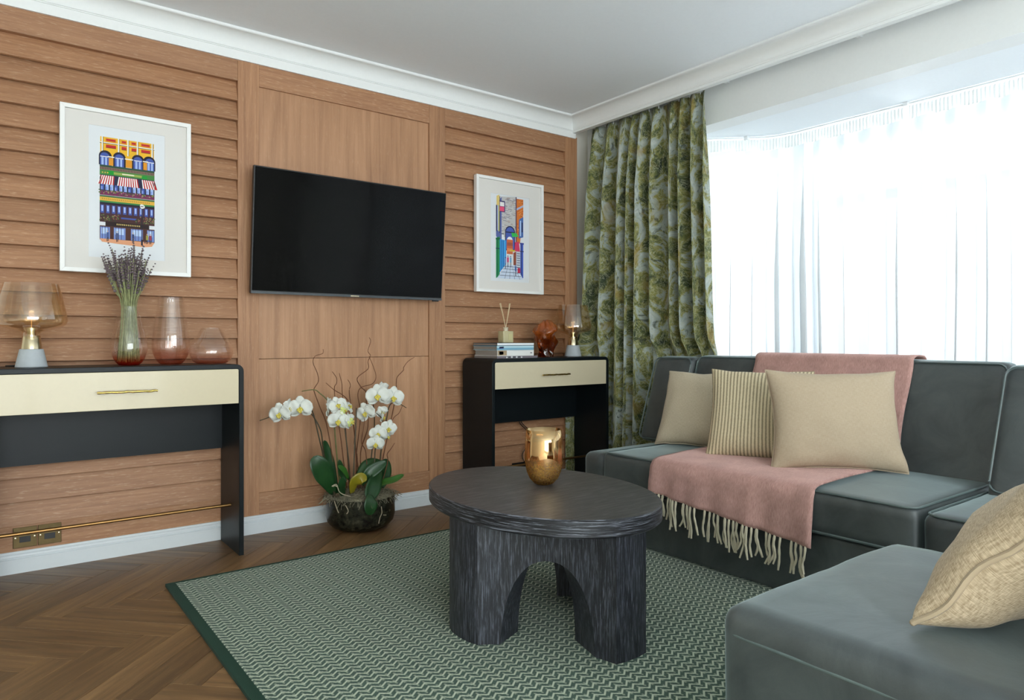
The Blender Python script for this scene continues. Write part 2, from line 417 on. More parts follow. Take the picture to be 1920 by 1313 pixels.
# herringbone floor: planks as parts of the floor
kk, PW = 6, .0975; PL = kk*PW
pm = MB().box(.0006, PL-.0006, .0006, PW-.0006, -.014, 0).build('plank', M['plank'], fl, bevel=.0009, seg=1)
first = True; cnt = 0
def in_view_floor(x, y):
    if y > 3.75 or x < -.75 or x > 3.55 or y < 1.15: return False
    if x > .58+.45 and y < 3.08-.45: return False
    return True
for r_ in range(-60, 60):
    for m_ in range(-6, 7):
        for o_ in (0, 1):
            if o_ == 0: u, v, rot = (r_+2*kk*m_)*PW, r_*PW, 0
            else: u, v, rot = (r_+1)*PW, (r_-2*kk+1-2*kk*m_)*PW, PI/2
            cu, cv = (u+PL/2, v+PW/2) if o_ == 0 else (u-PW/2, v+PL/2)
            c = math.sqrt(.5); X = lambda a, b: (.083+(a+b)*c, 2.966+(b-a)*c)
            xc, yc = X(cu, cv)
            if not in_view_floor(xc, yc): continue
            s = pm if first else pm.copy()
            if not first: COL.objects.link(s); s.parent = fl
            first = False; cnt += 1
            xx, yy = X(u, v); s.location = (xx, yy, 0); s.rotation_euler = (0, 0, rot-PI/4)
print('planks', cnt)
MB().box(.94, 4.3, -.44, 2.95, -.014, -.0015).build('floor_board', M['plank'], fl)
MB().box(-1.68, .94, 1.0, 1.5, -.014, -.0015).build('floor_board', M['plank'], fl)
M['bounce_floor'] = plain('pale_bounce_floor', lin(222, 220, 214), .6, grain=.03, gscale=8)  # unseen pale floor added behind the camera to bounce light onto the ceiling
for i_ in range(8):
    for j_ in range(5):
      if i_ < 4 or j_ > 1: MB().box(-1.68+.65*i_+.001, -1.68+.65*(i_+1)-.001, 1.0-.72*(j_+1)+.001, 1.0-.72*j_-.001, -.014, -.001).build('bounce_tile', M['bounce_floor'], fl)

# ------------------------------------------------------------------ rug
def rug_mat():
    m, nt, out = mat_new('zigzag_rug_weave'); p = principled(nt, out, (.1, .2, .15, 1), .95, spec=.1, sheen=.2)
    tc = N(nt, 'ShaderNodeTexCoord'); sp = N(nt, 'ShaderNodeSeparateXYZ'); nt.links.new(tc.outputs['Object'], sp.inputs[0])
    def math_(op, a, b=None, c=None):
        n = N(nt, 'ShaderNodeMath', operation=op)
        for i, q in enumerate((a, b, c)):
            if q is None: continue
            if hasattr(q, 'links'): nt.links.new(q, n.inputs[i])
            else: n.inputs[i].default_value = q
        return n.outputs[0]
    wob = noise_tex(nt, coords(nt, rand=False), 160, 2, .5)
    wx = math_('MULTIPLY_ADD', wob.outputs[0], .005, sp.outputs['X']); wy = math_('MULTIPLY_ADD', wob.outputs[0], .003, sp.outputs['Y'])
    ux = math_('DIVIDE', wx, .043)
    tri = math_('PINGPONG', ux, .5)                       # 0..0.5
    v = math_('ADD', math_('DIVIDE', wy, .0245), math_('MULTIPLY', tri, 1.45))
    fr = math_('FRACT', v); line = math_('ABSOLUTE', math_('SUBTRACT', fr, .5))
    # short bars closing every other zigzag into cells
    r = ramp(nt, [(.11, (1, 1, 1, 1)), (.20, (0, 0, 0, 1))]); nt.links.new(line, r.inputs[0])
    bx = math_('ABSOLUTE', math_('SUBTRACT', math_('FRACT', math_('ADD', ux, math_('MULTIPLY', math_('FLOOR', v), .5))), .5))
    r2 = ramp(nt, [(.05, (.75, .75, .75, 1)), (.10, (0, 0, 0, 1))]); nt.links.new(bx, r2.inputs[0])
    fac = math_('MAXIMUM', r.outputs[0], math_('MULTIPLY', r2.outputs[0], .6))
    n1 = noise_tex(nt, coords(nt, rand=False), 350, 2, .7)
    dark = mixc(nt, n1.outputs[0], lin(40, 62, 52), lin(74, 98, 84)); light = mixc(nt, n1.outputs[0], lin(150, 162, 140), lin(198, 204, 182))
    nt.links.new(mixc(nt, fac, dark, light), p.inputs['Base Color'])
    bump(nt, math_('ADD', fac, math_('MULTIPLY', n1.outputs[0], .8)), p, .6, .003)
    return m
M['rug'] = rug_mat()
M['rug_edge'] = fabric('green_rug_binding', lin(18, 46, 35), lin(34, 66, 51), 500, .95, sheen=.05)
rug = thing('rug', (.58, 3.08, 0), 'green and cream zigzag woven rug with dark green border under the coffee table', 'rug')
RX1, RY0 = 3.0, .20
MB().box(.58+.035, RX1-.035, RY0+.035, 3.08-.018, 0, .0105).build('field', M['rug'], rug, origin=(.58, 3.08, 0))
b = MB(); z = .0112
b.box(.58, .58+.035, RY0, 3.08, 0, z).box(RX1-.035, RX1, RY0, 3.08, 0, z).box(.58+.035, RX1-.035, 3.062, 3.08, 0, z).box(.58+.035, RX1-.035, RY0, RY0+.035, 0, z)
b.build('border', M['rug_edge'], rug, origin=(.58, 3.08, 0))

# ------------------------------------------------------------------ coffee table
TC = Vector((1.594, 1.94, 0)); TH = .46; RT = .0112
tab = thing('coffee_table', (TC.x, TC.y, RT), 'charred black oak oval coffee table with four arched legs on the rug', 'coffee table')
def ell(n, a, b): return [(a*math.cos(2*PI*i/n), b*math.sin(2*PI*i/n)) for i in range(n)]
n_ = 72; E0 = ell(n_, .356, .488); tt = TH-RT; th = .057
vs = []; rings = [(.986, tt-th), (1.0, tt-th+.006), (1.0, tt-.004), (.990, tt)]
for (k, z) in rings: vs += [(x*k, y*k, z) for x, y in E0]
mb = MB()
fs = [(r*n_+i, r*n_+(i+1) % n_, (r+1)*n_+(i+1) % n_, (r+1)*n_+i) for r in range(3) for i in range(n_)]
mb.add(vs, fs, 1); top = [3*n_+i for i in range(n_)]; bot = list(range(n_-1, -1, -1))
mb.f += [top, bot]; mb.m += [0, 1]; mb.uv += [None, None]
mb.build('tabletop', [M['black_oak_top'], M['black_oak_rim']], tab, smooth=35)
# base: a ring of four legs joined by arches, inward curved between the legs
def quad(sx, sy, flip):
    A = Vector((-.326, -.085)); B = Vector((-.066, -.452)); mid = (A+B)/2 + Vector((.82, .57))*.050
    pts = []
    for i in range(25):
        t = i/24; q = (1-t)**2*A + 2*t*(1-t)*(mid*2-(A+B)/2) + t*t*B
        s = abs(t-.5)/.345
        zb = 0 if s >= 1 else .276*math.sqrt(max(0, 1-s**2.3))
        pts.append((q.x*sx, q.y*sy, zb))
    # extra samples near the foot of the arch
    out = []
    for i in range(len(pts)-1):
        out.append(pts[i])
        t0, t1 = i/24, (i+1)/24
        for e in ((.3, .6, .85) if (abs(abs((t0+t1)/2-.5)-.345) < .07) else ()):
            t = t0+(t1-t0)*e; q = (1-t)**2*A + 2*t*(1-t)*(mid*2-(A+B)/2) + t*t*B; s = abs(t-.5)/.345
            out.append((q.x*sx, q.y*sy, 0 if s >= 1 else .276*math.sqrt(max(0, 1-s**2.3))))
    out.append(pts[-1])
    return out[::-1] if flip else out
q1 = quad(1, 1, False); q2 = quad(-1, 1, True); q3 = quad(-1, -1, False); q4 = quad(1, -1, True)
ends = [[(-.338, .05, 0), (-.342, 0, 0), (-.338, -.05, 0)], [(-.03, -.458, 0), (0, -.459, 0), (.03, -.458, 0)],
        [(.338, -.05, 0), (.342, 0, 0), (.338, .05, 0)], [(.03, .458, 0), (0, .459, 0), (-.03, .458, 0)]]
half = lambda q, k: q[:len(q)//2+1] if k == 0 else q[len(q)//2:]
legs = [half(q4, 1)+ends[0]+half(q1, 0), half(q1, 1)+ends[1]+half(q2, 0), half(q2, 1)+ends[2]+half(q3, 0), half(q3, 1)+ends[3]+half(q4, 0)]
for L_ in legs:
    mb = MB(); zt = tt-th; n2 = len(L_)
    inner = [(x*.60, y*.66) for x, y, z in L_]
    vs = []
    for (x, y, z), (ix, iy) in zip(L_, inner): vs += [(x, y, z), (x, y, zt), (ix, iy, zt), (ix, iy, z)]
    fs = []
    for i in range(n2-1):
        a, b2 = 4*i, 4*i+4
        fs += [(a, b2, b2+1, a+1), (a+1, b2+1, b2+2, a+2), (a+2, b2+2, b2+3, a+3), (a+3, b2+3, b2, a)]
    fs += [(0, 1, 2, 3), tuple(4*(n2-1)+k for k in (3, 2, 1, 0))]
    mb.add(vs, fs); mb.build('leg', M['black_oak_leg'], tab, smooth=28)

# gold mercury glass vase on the table
def gold_mat():
    m, nt, out = mat_new('gold_mercury_glass')
    gl = N(nt, 'ShaderNodeBsdfGlossy'); gl.inputs['Color'].default_value = lin(244, 212, 160); gl.inputs['Roughness'].default_value = .05
    tr = N(nt, 'ShaderNodeBsdfTransparent'); tr.inputs['Color'].default_value = (.93, .76, .52, 1)
    tc = N(nt, 'ShaderNodeTexCoord'); sp = N(nt, 'ShaderNodeSeparateXYZ'); nt.links.new(tc.outputs['Generated'], sp.inputs[0])
    nn = noise_tex(nt, coords(nt, rand=False), 170, 4, .7)
    r = ramp(nt, [(.0, (1, 1, 1, 1)), (.36, (.8, .8, .8, 1)), (.5, (0, 0, 0, 1))]); nt.links.new(sp.outputs['Z'], r.inputs[0])
    r2 = ramp(nt, [(.45, (0, 0, 0, 1)), (.55, (1, 1, 1, 1))]); nt.links.new(nn.outputs[0], r2.inputs[0])
    f = mixc(nt, 1.0, r.outputs[0], r2.outputs[0], 'MULTIPLY')
    di = N(nt, 'ShaderNodeBsdfGlossy'); di.inputs['Color'].default_value = lin(206, 158, 84); di.inputs['Roughness'].default_value = .35
    bp_ = N(nt, 'ShaderNodeBump'); bp_.inputs['Strength'].default_value = .5; bp_.inputs['Distance'].default_value = .003
    nt.links.new(f, bp_.inputs['Height']); nt.links.new(bp_.outputs[0], di.inputs['Normal'])
    m1 = N(nt, 'ShaderNodeMixShader'); m1.inputs[0].default_value = .5
    nt.links.new(tr.outputs[0], m1.inputs[1]); nt.links.new(gl.outputs[0], m1.inputs[2])
    m2 = N(nt, 'ShaderNodeMixShader'); nt.links.new(f, m2.inputs[0]); nt.links.new(m1.outputs[0], m2.inputs[1]); nt.links.new(di.outputs[0], m2.inputs[2])
    nt.links.new(m2.outputs[0], out.inputs[0]); return m
prof = [(.0, .0), (.022, .0), (.036, .006), (.053, .024), (.064, .05), (.0705, .085), (.071, .12), (.069, .16), (.066, .205), (.0645, .205), (.0675, .16), (.0695, .12), (.069, .085), (.062, .05), (.05, .026), (.03, .009), (0, .006)]
gv = MB().lathe(prof, n=48).build('vase', gold_mat(), smooth=180); gv.location = (1.655, 1.985, TH)
tag(gv, 'gold mercury glass tumbler vase standing on the black coffee table', 'vase')

# ------------------------------------------------------------------ television
TVX0, TVX1 = 1.063, 2.180
tv = thing('television', ((TVX0+TVX1)/2, 3.575, 1.231), 'black flat screen television mounted on the oak panel, tilted down', 'television')
tv.rotation_euler = (math.radians(5.0), 0, 0)
hw = (TVX1-TVX0)/2; hh = .637
MB().box(-hw, hw, -.004, .022, 0, hh).build('casing', M['black_plastic'], tv, bevel=.003)
MB().box(-hw*.62, hw*.62, .022, .05, .03, .36).build('rear_housing', M['black_plastic'], tv, bevel=.006)
MB().box(-hw+.006, hw-.006, -.0055, -.004, .016, hh-.006).build('screen', M['screen'], tv)
MB().box(-hw+.001, hw-.001, -.008, -.004, .0, .013).build('bottom_bezel', M['grey_plastic'], tv, bevel=.001)
lg = MB()
for k in range(6): lg.box(-.024+k*.0085, -.018+k*.0085, -.0088, -.008, .0035, .0095)
tag(lg.build('logo', M['champagne'], tv), 'small silver maker mark on the bezel')
MB().box(hw-.06, hw-.02, -.006, .006, -.007, 0).build('sensor', M['black_plastic'], tv, bevel=.001)
MB().box(-.22, .22, .05, .062, .1, .44).build('wall_bracket', M['black_plastic'], tv)

# ------------------------------------------------------------------ framed prints
PC = {}
def pc(*c):
    if c not in PC: PC[c] = plain('print_ink_%d_%d_%d' % c, lin(*c), .85, grain=.03, gscale=300)
    return PC[c]
class Paint:
    """flat inks printed on a sheet, in sheet fractions (x right, y down)"""
    def __init__(s, x0, x1, z0, z1, y): s.a = (x0, x1, z0, z1, y); s.mb = MB(); s.mats = []; s.k = 0
    def poly(s, pts, c):
        x0, x1, z0, z1, y = s.a; m = pc(*c)
        if m not in s.mats: s.mats.append(m)
        s.k += 1; yy = y - .00012 - s.k*.000004
        s.mb.add([(x0+(x1-x0)*px, yy, z1-(z1-z0)*py) for px, py in pts], [tuple(range(len(pts)))], s.mats.index(m))
    def rect(s, a, b, c, d, col): s.poly([(a, c), (a, d), (b, d), (b, c)], col)
    def arch(s, cx, w, top, bot, col, asp):
        pts = [(cx-w/2, bot)]+[(cx-w/2*math.cos(PI*i/10), top+w/2*asp-w/2*asp*math.sin(PI*i/10)) for i in range(11)]+[(cx+w/2, bot)]
        s.poly(pts[::-1], col)
    def blot(s, cx, cy, r, col, asp, n=7):
        a0 = random.random()*6; s.poly([(cx+r*random.uniform(.7, 1.2)*math.cos(a0-2*PI*i/n), cy+asp*r*random.uniform(.7, 1.2)*math.sin(a0-2*PI*i/n)) for i in range(n)], col)
def picture(x0, x1, z0, z1, label, art, mw, sheet, inks):
    root = thing('framed_print', ((x0+x1)/2, W, z0), label, 'picture', 'white framed street prints')
    o = ((x0+x1)/2, W, z0); yf, yb = W-.034, W-.002; fw = .019
    b = MB()
    # mitred frame, front face slightly rounded
    O = [(x0, z0), (x1, z0), (x1, z1), (x0, z1)]; I = [(x0+fw, z0+fw), (x1-fw, z0+fw), (x1-fw, z1-fw), (x0+fw, z1-fw)]
    for i in range(4):
        j = (i+1) % 4
        q = [O[i], O[j], I[j], I[i]]
        vs = [(x, yf, z) for x, z in q] + [(x, yb, z) for x, z in q]
        MB().add(vs, [(0, 1, 2, 3), (7, 6, 5, 4), (0, 4, 5, 1), (1, 5, 6, 2), (2, 6, 7, 3), (3, 7, 4, 0)]).build('frame_moulding', M['frame_white'], root, origin=o, bevel=.0012)
    # mount with its window, then the sheet
    a, c, e, f = sheet
    m = MB(); I2 = I; S2 = [(a, e), (c, e), (c, f), (a, f)]
    for i in range(4):
        j = (i+1) % 4
        q = [I2[i], I2[j], S2[j], S2[i]]
        m.add([(x, W-.020, z) for x, z in q]+[(x, W-.0175, z) for x, z in q], [(0, 1, 2, 3), (7, 6, 5, 4), (3, 2, 6, 7)])
    m.build('mount', M['mat'], root, origin=o)
    MB().box(x0+fw, x1-fw, W-.0172, W-.004, z0+fw, z1-fw).build('sheet', M['paper'], root, origin=o)
    p = Paint(inks[0], inks[1], inks[2], inks[3], W-.0173); art(p)
    p.mb.build('print', p.mats, root, origin=o, fix=False)
    MB().box(x0+fw-.001, x1-fw+.001, W-.0255, W-.0235, z0+fw-.001, z1-fw+.001).build('glazing', M['clear'], root, origin=o)
    return root
def art_facade(p):
    Y1, Y2, ink, red, blu, pal, grn, brn = (235, 180, 45), (222, 148, 40), (35, 32, 48), (190, 45, 45), (70, 90, 165), (165, 185, 230), (50, 140, 60), (90, 50, 45)
    asp = .225/.49
    p.rect(.01, .99, .0, .26, Y1)
    for (a, b) in ((.1, .29), (.38, .48), (.56, .66), (.74, .92)):
        p.rect(a, b, .01, .045, Y2); p.rect(a+.015, b-.01, .015, .035, red); p.rect(a+.01, b, .07, .095, red); p.rect(a+.01, b, .095, .1, brn)
    p.rect(0, 1, .048, .056, (240, 236, 225)); p.rect(0, 1, .056, .061, ink)
    for a in (.045, .335, .505, .68, .955): p.rect(a-.012, a+.012, 0, .15, (238, 234, 224)); p.rect(a+.012, a+.02, 0, .15, ink)
    for a in (.05, .35, .69, .97):
        w = .23; p.arch(min(max(a, .1), .9), w, .125, .262, ink, asp); p.arch(min(max(a, .09), .91), w*.72, .145, .262, blu, asp)
        a2 = min(max(a, .08), .92); p.rect(a2-.05, a2-.01, .19, .26, pal); p.rect(a2+.015, a2+.05, .19, .26, pal); p.rect(a2-.07, a2+.07, .18, .187, (240, 240, 245))
    for (a, b) in ((.16, .24), (.47, .58), (.79, .86)): p.rect(a, b, .19, .26, Y2)
    for (a, b) in ((.14, .26), (.45, .6), (.78, .88)): p.rect(a, b, .175, .185, (240, 232, 215))
    p.rect(0, 1, .262, .28, (50, 80, 60)); p.rect(0, 1, .28, .306, (140, 110, 95))
    for k in range(34): p.rect(.01+k*.029, .022+k*.029, .284, .302, (70, 55, 60))
    p.rect(0, 1, .306, .352, (70, 130, 65)); p.rect(.14, .25, .308, .345, (30, 150, 50)); p.rect(.25, .78, .318, .34, (150, 170, 80)); p.rect(.4, .62, .322, .333, (230, 225, 200)); p.rect(.76, .86, .32, .348, (30, 150, 50))
    for k in range(3): p.blot(.05+k*.045, .33, .015, (220, 190, 80), asp)
    p.rect(0, 1, .352, .50, (45, 45, 70))
    for k in range(12): p.rect(.02+k*.082, .075+k*.082, .44, .492, pal if k % 3 else blu); p.rect(.02+k*.082, .05+k*.082, .46, .49, (130, 150, 215))
    for (a, b, s) in ((.0, .26, -.04), (.34, .68, 0), (.76, 1.0, .05)):
        n = int((b-a)/.02); n += n % 2
        for k in range(n):
            t0, t1 = k/n, (k+1)/n; A = lambda t: a+(b-a)*t; Bq = lambda t: a+(b-a)*t-.03+(.06*t)+s
            p.poly([(A(t0), .358), (max(0, Bq(t0)), .44), (min(1, Bq(t1)), .44), (A(t1), .358)], red if k % 2 else (245, 238, 235))
    p.rect(0, 1, .50, .54, (120, 50, 85))
    for k in range(70): p.blot(random.uniform(-.01, 1.02), random.uniform(.492, .525), .014, random.choice([(90, 110, 60), (150, 150, 90), (60, 80, 50), (170, 120, 130)]), asp)
    p.rect(0, 1, .543, .558, (70, 110, 70)); p.rect(0, 1, .558, .592, (225, 175, 70)); p.rect(0, 1, .592, .607, (60, 130, 70))
    for k in range(26): p.rect(.04+k*.034, .056+k*.034, .569, .581, (170, 125, 55))
    p.rect(0, 1, .607, .625, ink); p.rect(0, 1, .625, .72, (70, 45, 62))
    for k in range(10): p.rect(.015+k*.1, .075+k*.1, .632, .706, blu); p.rect(.03+k*.1, .06+k*.1, .638, .69, pal)
    p.rect(0, 1, .72, .79, (75, 45, 45)); p.rect(.38, .66, .735, .75, blu)
    for k in range(80):
        x = random.choice([random.uniform(0, .36), random.uniform(.62, 1.0)]); p.blot(x, random.uniform(.715, .775), .014, random.choice([(90, 110, 60), (140, 130, 90), (150, 90, 80), (50, 70, 45)]), asp)
    p.rect(.1, .9, .785, .825, (45, 30, 32))
    for k in range(13): p.rect(.3+k*.034, .318+k*.034, .797, .811, (205, 180, 110))
    p.rect(.0, 1, .825, .955, (80, 48, 42))
    for (a, b) in ((.01, .18), (.25, .46), (.56, .78), (.86, .99)):
        p.rect(a, b, .835, .945, (120, 140, 200)); p.rect(a+.02, b-.03, .845, .9, (185, 205, 235))
        for k in range(3): p.rect(a+.03+k*.05, a+.04+k*.05, .835, .945, (60, 60, 100))
    p.poly([(.0, .945), (.04, .975), (.3, .985), (.8, 1.0), (.95, .99), (1.0, .95)], (226, 160, 120))
    for (x, c) in ((.14, (70, 90, 140)), (.31, (80, 90, 130)), (.6, (60, 70, 110)), (.86, (160, 150, 70)), (.92, (150, 60, 80))):
        p.rect(x-.022, x+.022, .885, .93, c); p.blot(x, .875, .015, (200, 160, 140), asp); p.rect(x-.017, x-.003, .93, .968, ink); p.rect(x+.004, x+.017, .93, .965, ink)
    p.rect(.755, .77, .60, .97, ink); p.blot(.762, .612, .05, (230, 230, 225), asp, 10); p.rect(.735, .79, .61, .616, ink); p.rect(.745, .78, .93, .985, ink)
def art_alley(p):
    ink = (40, 45, 80); asp = .225/.545
    p.poly([(.18, .02), (.22, .5), (.72, .5), (.72, .0)], (196, 192, 190))
    for k in range(150):
        x, y = random.uniform(.2, .72), random.uniform(.02, .45); w = random.uniform(.02, .06)
        p.rect(x-w, min(.73, x+w), y, y+.006, random.choice([(150, 140, 145), (215, 212, 215), (175, 150, 140), (120, 120, 140), (200, 190, 180)]))
    p.poly([(.0, .13), (.0, .5), (.2, .58), (.2, .02)], (95, 105, 165)); p.poly([(.02, .02), (.02, .13), (.12, .13), (.12, .0)], (230, 200, 120))
    p.rect(.0, .035, .13, .44, ink); p.rect(.05, .075, .13, .43, (200, 205, 230)); p.rect(.08, .12, .13, .44, (195, 190, 110)); p.rect(.125, .15, .02, .46, ink)
    p.rect(.12, .32, .07, .205, (70, 60, 110)); p.rect(.14, .29, .085, .135, (238, 232, 230)); p.rect(.13, .29, .14, .195, (235, 85, 120))
    p.poly([(.72, .02), (.72, .56), (.86, .56), (.98, .2), (.98, .02)], (215, 118, 48))
    for k in range(50): p.rect(*(lambda x: (x, x+.05))(random.uniform(.74, .95)), *(lambda y: (y, y+.008))(random.uniform(.02, .5)), random.choice([(180, 80, 40), (235, 150, 80), (150, 70, 50)]))
    p.poly([(.72, .14), (.72, .165), (.98, .11), (.98, .085)], (170, 180, 210)); p.rect(.70, .735, .0, .56, (70, 60, 90))
    p.poly([(.82, .27), (.82, .5), (.98, .48), (.98, .23)], (75, 110, 175)); p.rect(.86, .9, .28, .47, (185, 210, 235)); p.rect(.92, .96, .3, .42, ink)
    p.arch(.5, .36, .36, .66, ink, asp); p.arch(.5, .30, .375, .64, (75, 95, 175), asp); p.rect(.35, .66, .43, .445, ink)
    p.arch(.49, .2, .49, .56, (240, 240, 245), asp); p.rect(.38, .6, .525, .7, (205, 105, 65))
    for k in range(5): p.rect(.4+.04*k, .42+.04*k, .56, .6, (110, 70, 70)); p.rect(.4+.04*k, .42+.04*k, .63, .67, (240, 170, 110))
    p.poly([(.55, .44), (.57, .49), (.8, .48), (.74, .44)], (60, 190, 90))
    p.poly([(.68, .55), (.66, .66), (.86, .66), (.82, .54)], (215, 60, 100)); p.rect(.5, .68, .645, .665, (205, 180, 60))
    p.poly([(.0, .52), (.0, 1.0), (.13, .97), (.13, .5)], (40, 135, 85)); p.rect(.04, .06, .53, .97, (20, 90, 60)); p.rect(-.01, .15, .52, .54, (30, 100, 60)); p.rect(-.01, .13, .64, .65, ink)
    p.poly([(.13, .53), (.13, .93), (.36, .82), (.36, .54)], (60, 150, 215)); p.rect(.17, .19, .54, .9, (25, 80, 150)); p.rect(.24, .26, .54, .87, (25, 80, 150)); p.rect(.3, .31, .55, .84, (120, 200, 235))
    p.rect(.2, .27, .47, .53, (235, 235, 235)); p.rect(.19, .28, .46, .47, ink)
    p.poly([(.62, .68), (.62, .85), (.74, .9), (.74, .66)], (150, 80, 60)); p.poly([(.72, .66), (.72, .9), (.9, .94), (.9, .66)], (200, 205, 215))
    for k in range(8): p.rect(.74, .86, .68+k*.028, .69+k*.028, (110, 110, 130))
    p.poly([(.87, .55), (.87, .98), (.98, .98), (.98, .55)], (70, 95, 185)); p.rect(.9, .92, .56, .97, ink); p.rect(.86, 1.0, .55, .57, (60, 70, 150)); p.rect(.86, 1.0, .65, .66, ink)
    p.poly([(.36, .83), (.03, 1.0), (.98, 1.0), (.72, .83)], (205, 215, 232))
    for t in (.85, .88, .92, .96): p.rect(.3-(t-.83)*1.4, .75+(t-.83)*1.2, t, t+.005, ink)
    for a, b in ((.42, .3), (.5, .48), (.58, .66), (.66, .85)): p.poly([(a, .84), (b, 1.0), (b+.012, 1.0), (a+.006, .84)], ink)
    for (x, c, y) in ((.42, (205, 55, 110), .74), (.52, (110, 160, 200), .74), (.33, (120, 140, 190), .76), (.7, (70, 100, 160), .84)):
        p.rect(x-.03, x+.03, y, y+.06, c); p.blot(x, y-.012, .022, (90, 80, 110), asp); p.rect(x-.02, x-.005, y+.06, y+.12, ink); p.rect(x+.006, x+.02, y+.06, y+.12, ink)
    p.rect(.77, .87, .86, .92, (190, 45, 75))
picture(.261, .795, 1.300, 2.041, 'white framed print of a yellow cafe facade with striped awnings above the lavender vase', art_facade, .1, (.371, .682, 1.371, 1.966), (.414, .638, 1.430, 1.920))
picture(2.466, 3.016, 1.301, 2.042, 'white framed print of a narrow blue alley with an arch, right of the television', art_alley, .1, (2.585, 2.901, 1.376, 1.940), (2.628, 2.856, 1.394, 1.937))

# ------------------------------------------------------------------ console tables
def console():
    w, d, h, t = .955, .315, .884, .021
    root = thing('console_table', (0, 3.31, 0), 'long black console with cream drawer beneath the lavender and rose glass vases', 'console table', 'matching black consoles')
    def outline(x0, x1, ztop, r, nseg=6):
        pts = [(x0, 0)]
        for i in range(nseg+1):
            a = PI - PI/2*i/nseg; pts.append((x0+r+r*math.cos(a), ztop-r+r*math.sin(a)))
        for i in range(nseg+1):
            a = PI/2 - PI/2*i/nseg; pts.append((x1-r+r*math.cos(a), ztop-r+r*math.sin(a)))
        pts.append((x1, 0)); return pts
    a = outline(0, w, h, .034); b_ = outline(t, w-t, h-t, .014)
    mb = MB(); n = len(a)
    vs = [(x, 0, z) for x, z in a]+[(x, 0, z) for x, z in b_]+[(x, d, z) for x, z in a]+[(x, d, z) for x, z in b_]
    fs = []
    for i in range(n-1):
        fs += [(i, i+1, n+i+1, n+i), (2*n+i, 3*n+i, 3*n+i+1, 2*n+i+1), (i, 2*n+i, 2*n+i+1, i+1), (n+i, n+i+1, 3*n+i+1, 3*n+i)]
    fs += [(0, n, 3*n, 2*n), (n-1, 2*n+n-1, 3*n+n-1, 2*n-1)]
    mb.add(vs, fs); mb.build('carcass', M['lacquer'], root, smooth=30, bevel=.002)
    MB().box(t, w-t, .02, d-.004, .712, h-t).build('drawer_box', M['lacquer'], root)
    dr = MB().box(t+.002, w-t-.002, .001, .02, .704, h-t-.001).build('drawer_front', M['cream_lacquer'], root, bevel=.0015)
    hb = MB(); pts = []; rr = []
    for i in range(27):
        s = i/26; pts.append((w/2-.112+.224*s, -.024+.0015*nz(s*14, 3), .779+.0022*nz(s*11, 9))); rr.append(.0050*(1+.35*nz(s*18, 1)))
    hb.tube(pts, rr, 8)
    for x in (w/2-.075, w/2+.075): hb.tube([(x, -.024, .779), (x, .002, .779)], .0035, 8)
    hb.build('handle', M['gold_handle'], dr, smooth=60)
    MB().box(t, w-t, d-.022, d-.004, .462, .712).build('back_panel', M['lacquer'], root)
    MB().tube([(t-.004, d*.44, .21), (w-t+.004, d*.44, .21)], .0075, 12).build('foot_rail', M['brass'], root, smooth=60)
    return root
c1 = console()
c2 = copy_tree(c1); c2.location = (2.358, 3.298, 0); c2['label'] = 'black console with cream drawer in the corner beside the patterned curtain, holding books'
CZ = .884

# ------------------------------------------------------------------ table lamps
def bulb_mat():
    m, nt, out = mat_new('warm_lamp_filament'); e = N(nt, 'ShaderNodeEmission'); e.inputs[0].default_value = (1, .55, .2, 1); e.inputs[1].default_value = 1.0
    nt.links.new(e.outputs[0], out.inputs[0]); return m
M['filament'] = bulb_mat()
M['bulb_glass'] = glass('amber_bulb_glass', (.97, .90, .76, 1), .04)
def lamp():
    root = thing('table_lamp', (.152, 3.455, CZ), 'amber glass table lamp with grey base at the left end of the long console', 'lamp', 'amber glass lamps')
    MB().lathe([(0, 0), (.054, 0), (.057, .003), (.056, .006), (.0415, .074), (.038, .0755), (0, .0755)], n=40).build('base', M['concrete'], root, smooth=40)
    MB().lathe([(0, -.0), (.0575, 0), (.0575, .0015), (0, .0015)], n=40).build('base_pad', M['black_plastic'], root, smooth=40)
    MB().lathe([(0, .0757), (.037, .0757), (.0305, .128), (.029, .130), (0, .130)], n=32).build('neck', M['champagne'], root, smooth=40)
    pr = [(.0315, .126), (.0305, .138), (.036, .146), (.07, .156), (.108, .168), (.122, .178), (.1265, .192), (.1255, .206), (.118, .245), (.106, .300), (.095, .343)]
    pr2 = pr + [(r-.0018, z) for r, z in pr[::-1]]
    MB().lathe(pr2, n=56).build('shade', M['amber_thin'], root, smooth=60)
    sk = MB().lathe([(0, .130), (.016, .130), (.016, .158), (.012, .162), (0, .162)], n=20).build('lamp_holder', M['champagne'], root, smooth=40)
    prb = [(.012, .158), (.014, .170), (.030, .188), (.043, .212), (.0455, .232), (.040, .255), (.026, .271), (.010, .278), (0, .279)]
    bl = MB().lathe(prb, n=32).build('bulb', M['bulb_glass'], root, smooth=60)
    fb = MB(); fb.tube([(.010*math.cos(t*.9), .010*math.sin(t*.9), .195+.0011*t) for t in range(32)], .0007, 5)
    fb.tube([(.0, .0, .16), (0, 0, .195)], .0012, 6); fb.build('filament', M['filament'], bl)
    return root
l1 = lamp(); l2 = copy_tree(l1); l2.location = (3.135, 3.455, CZ); l2['label'] = 'amber glass table lamp with grey base in front of the patterned curtain'
cb = MB().tube(smoothpath([(.155, 3.515, CZ+.006), (.13, 3.56, CZ+.005), (.09, 3.585, CZ+.004), (.07, 3.61, CZ+.003)]), .003, 6).build('lamp_cable', M['black_plastic'], smooth=60, origin=(.155, 3.515, CZ))
tag(cb, 'short black cable behind the left table lamp on the long console', 'cable')

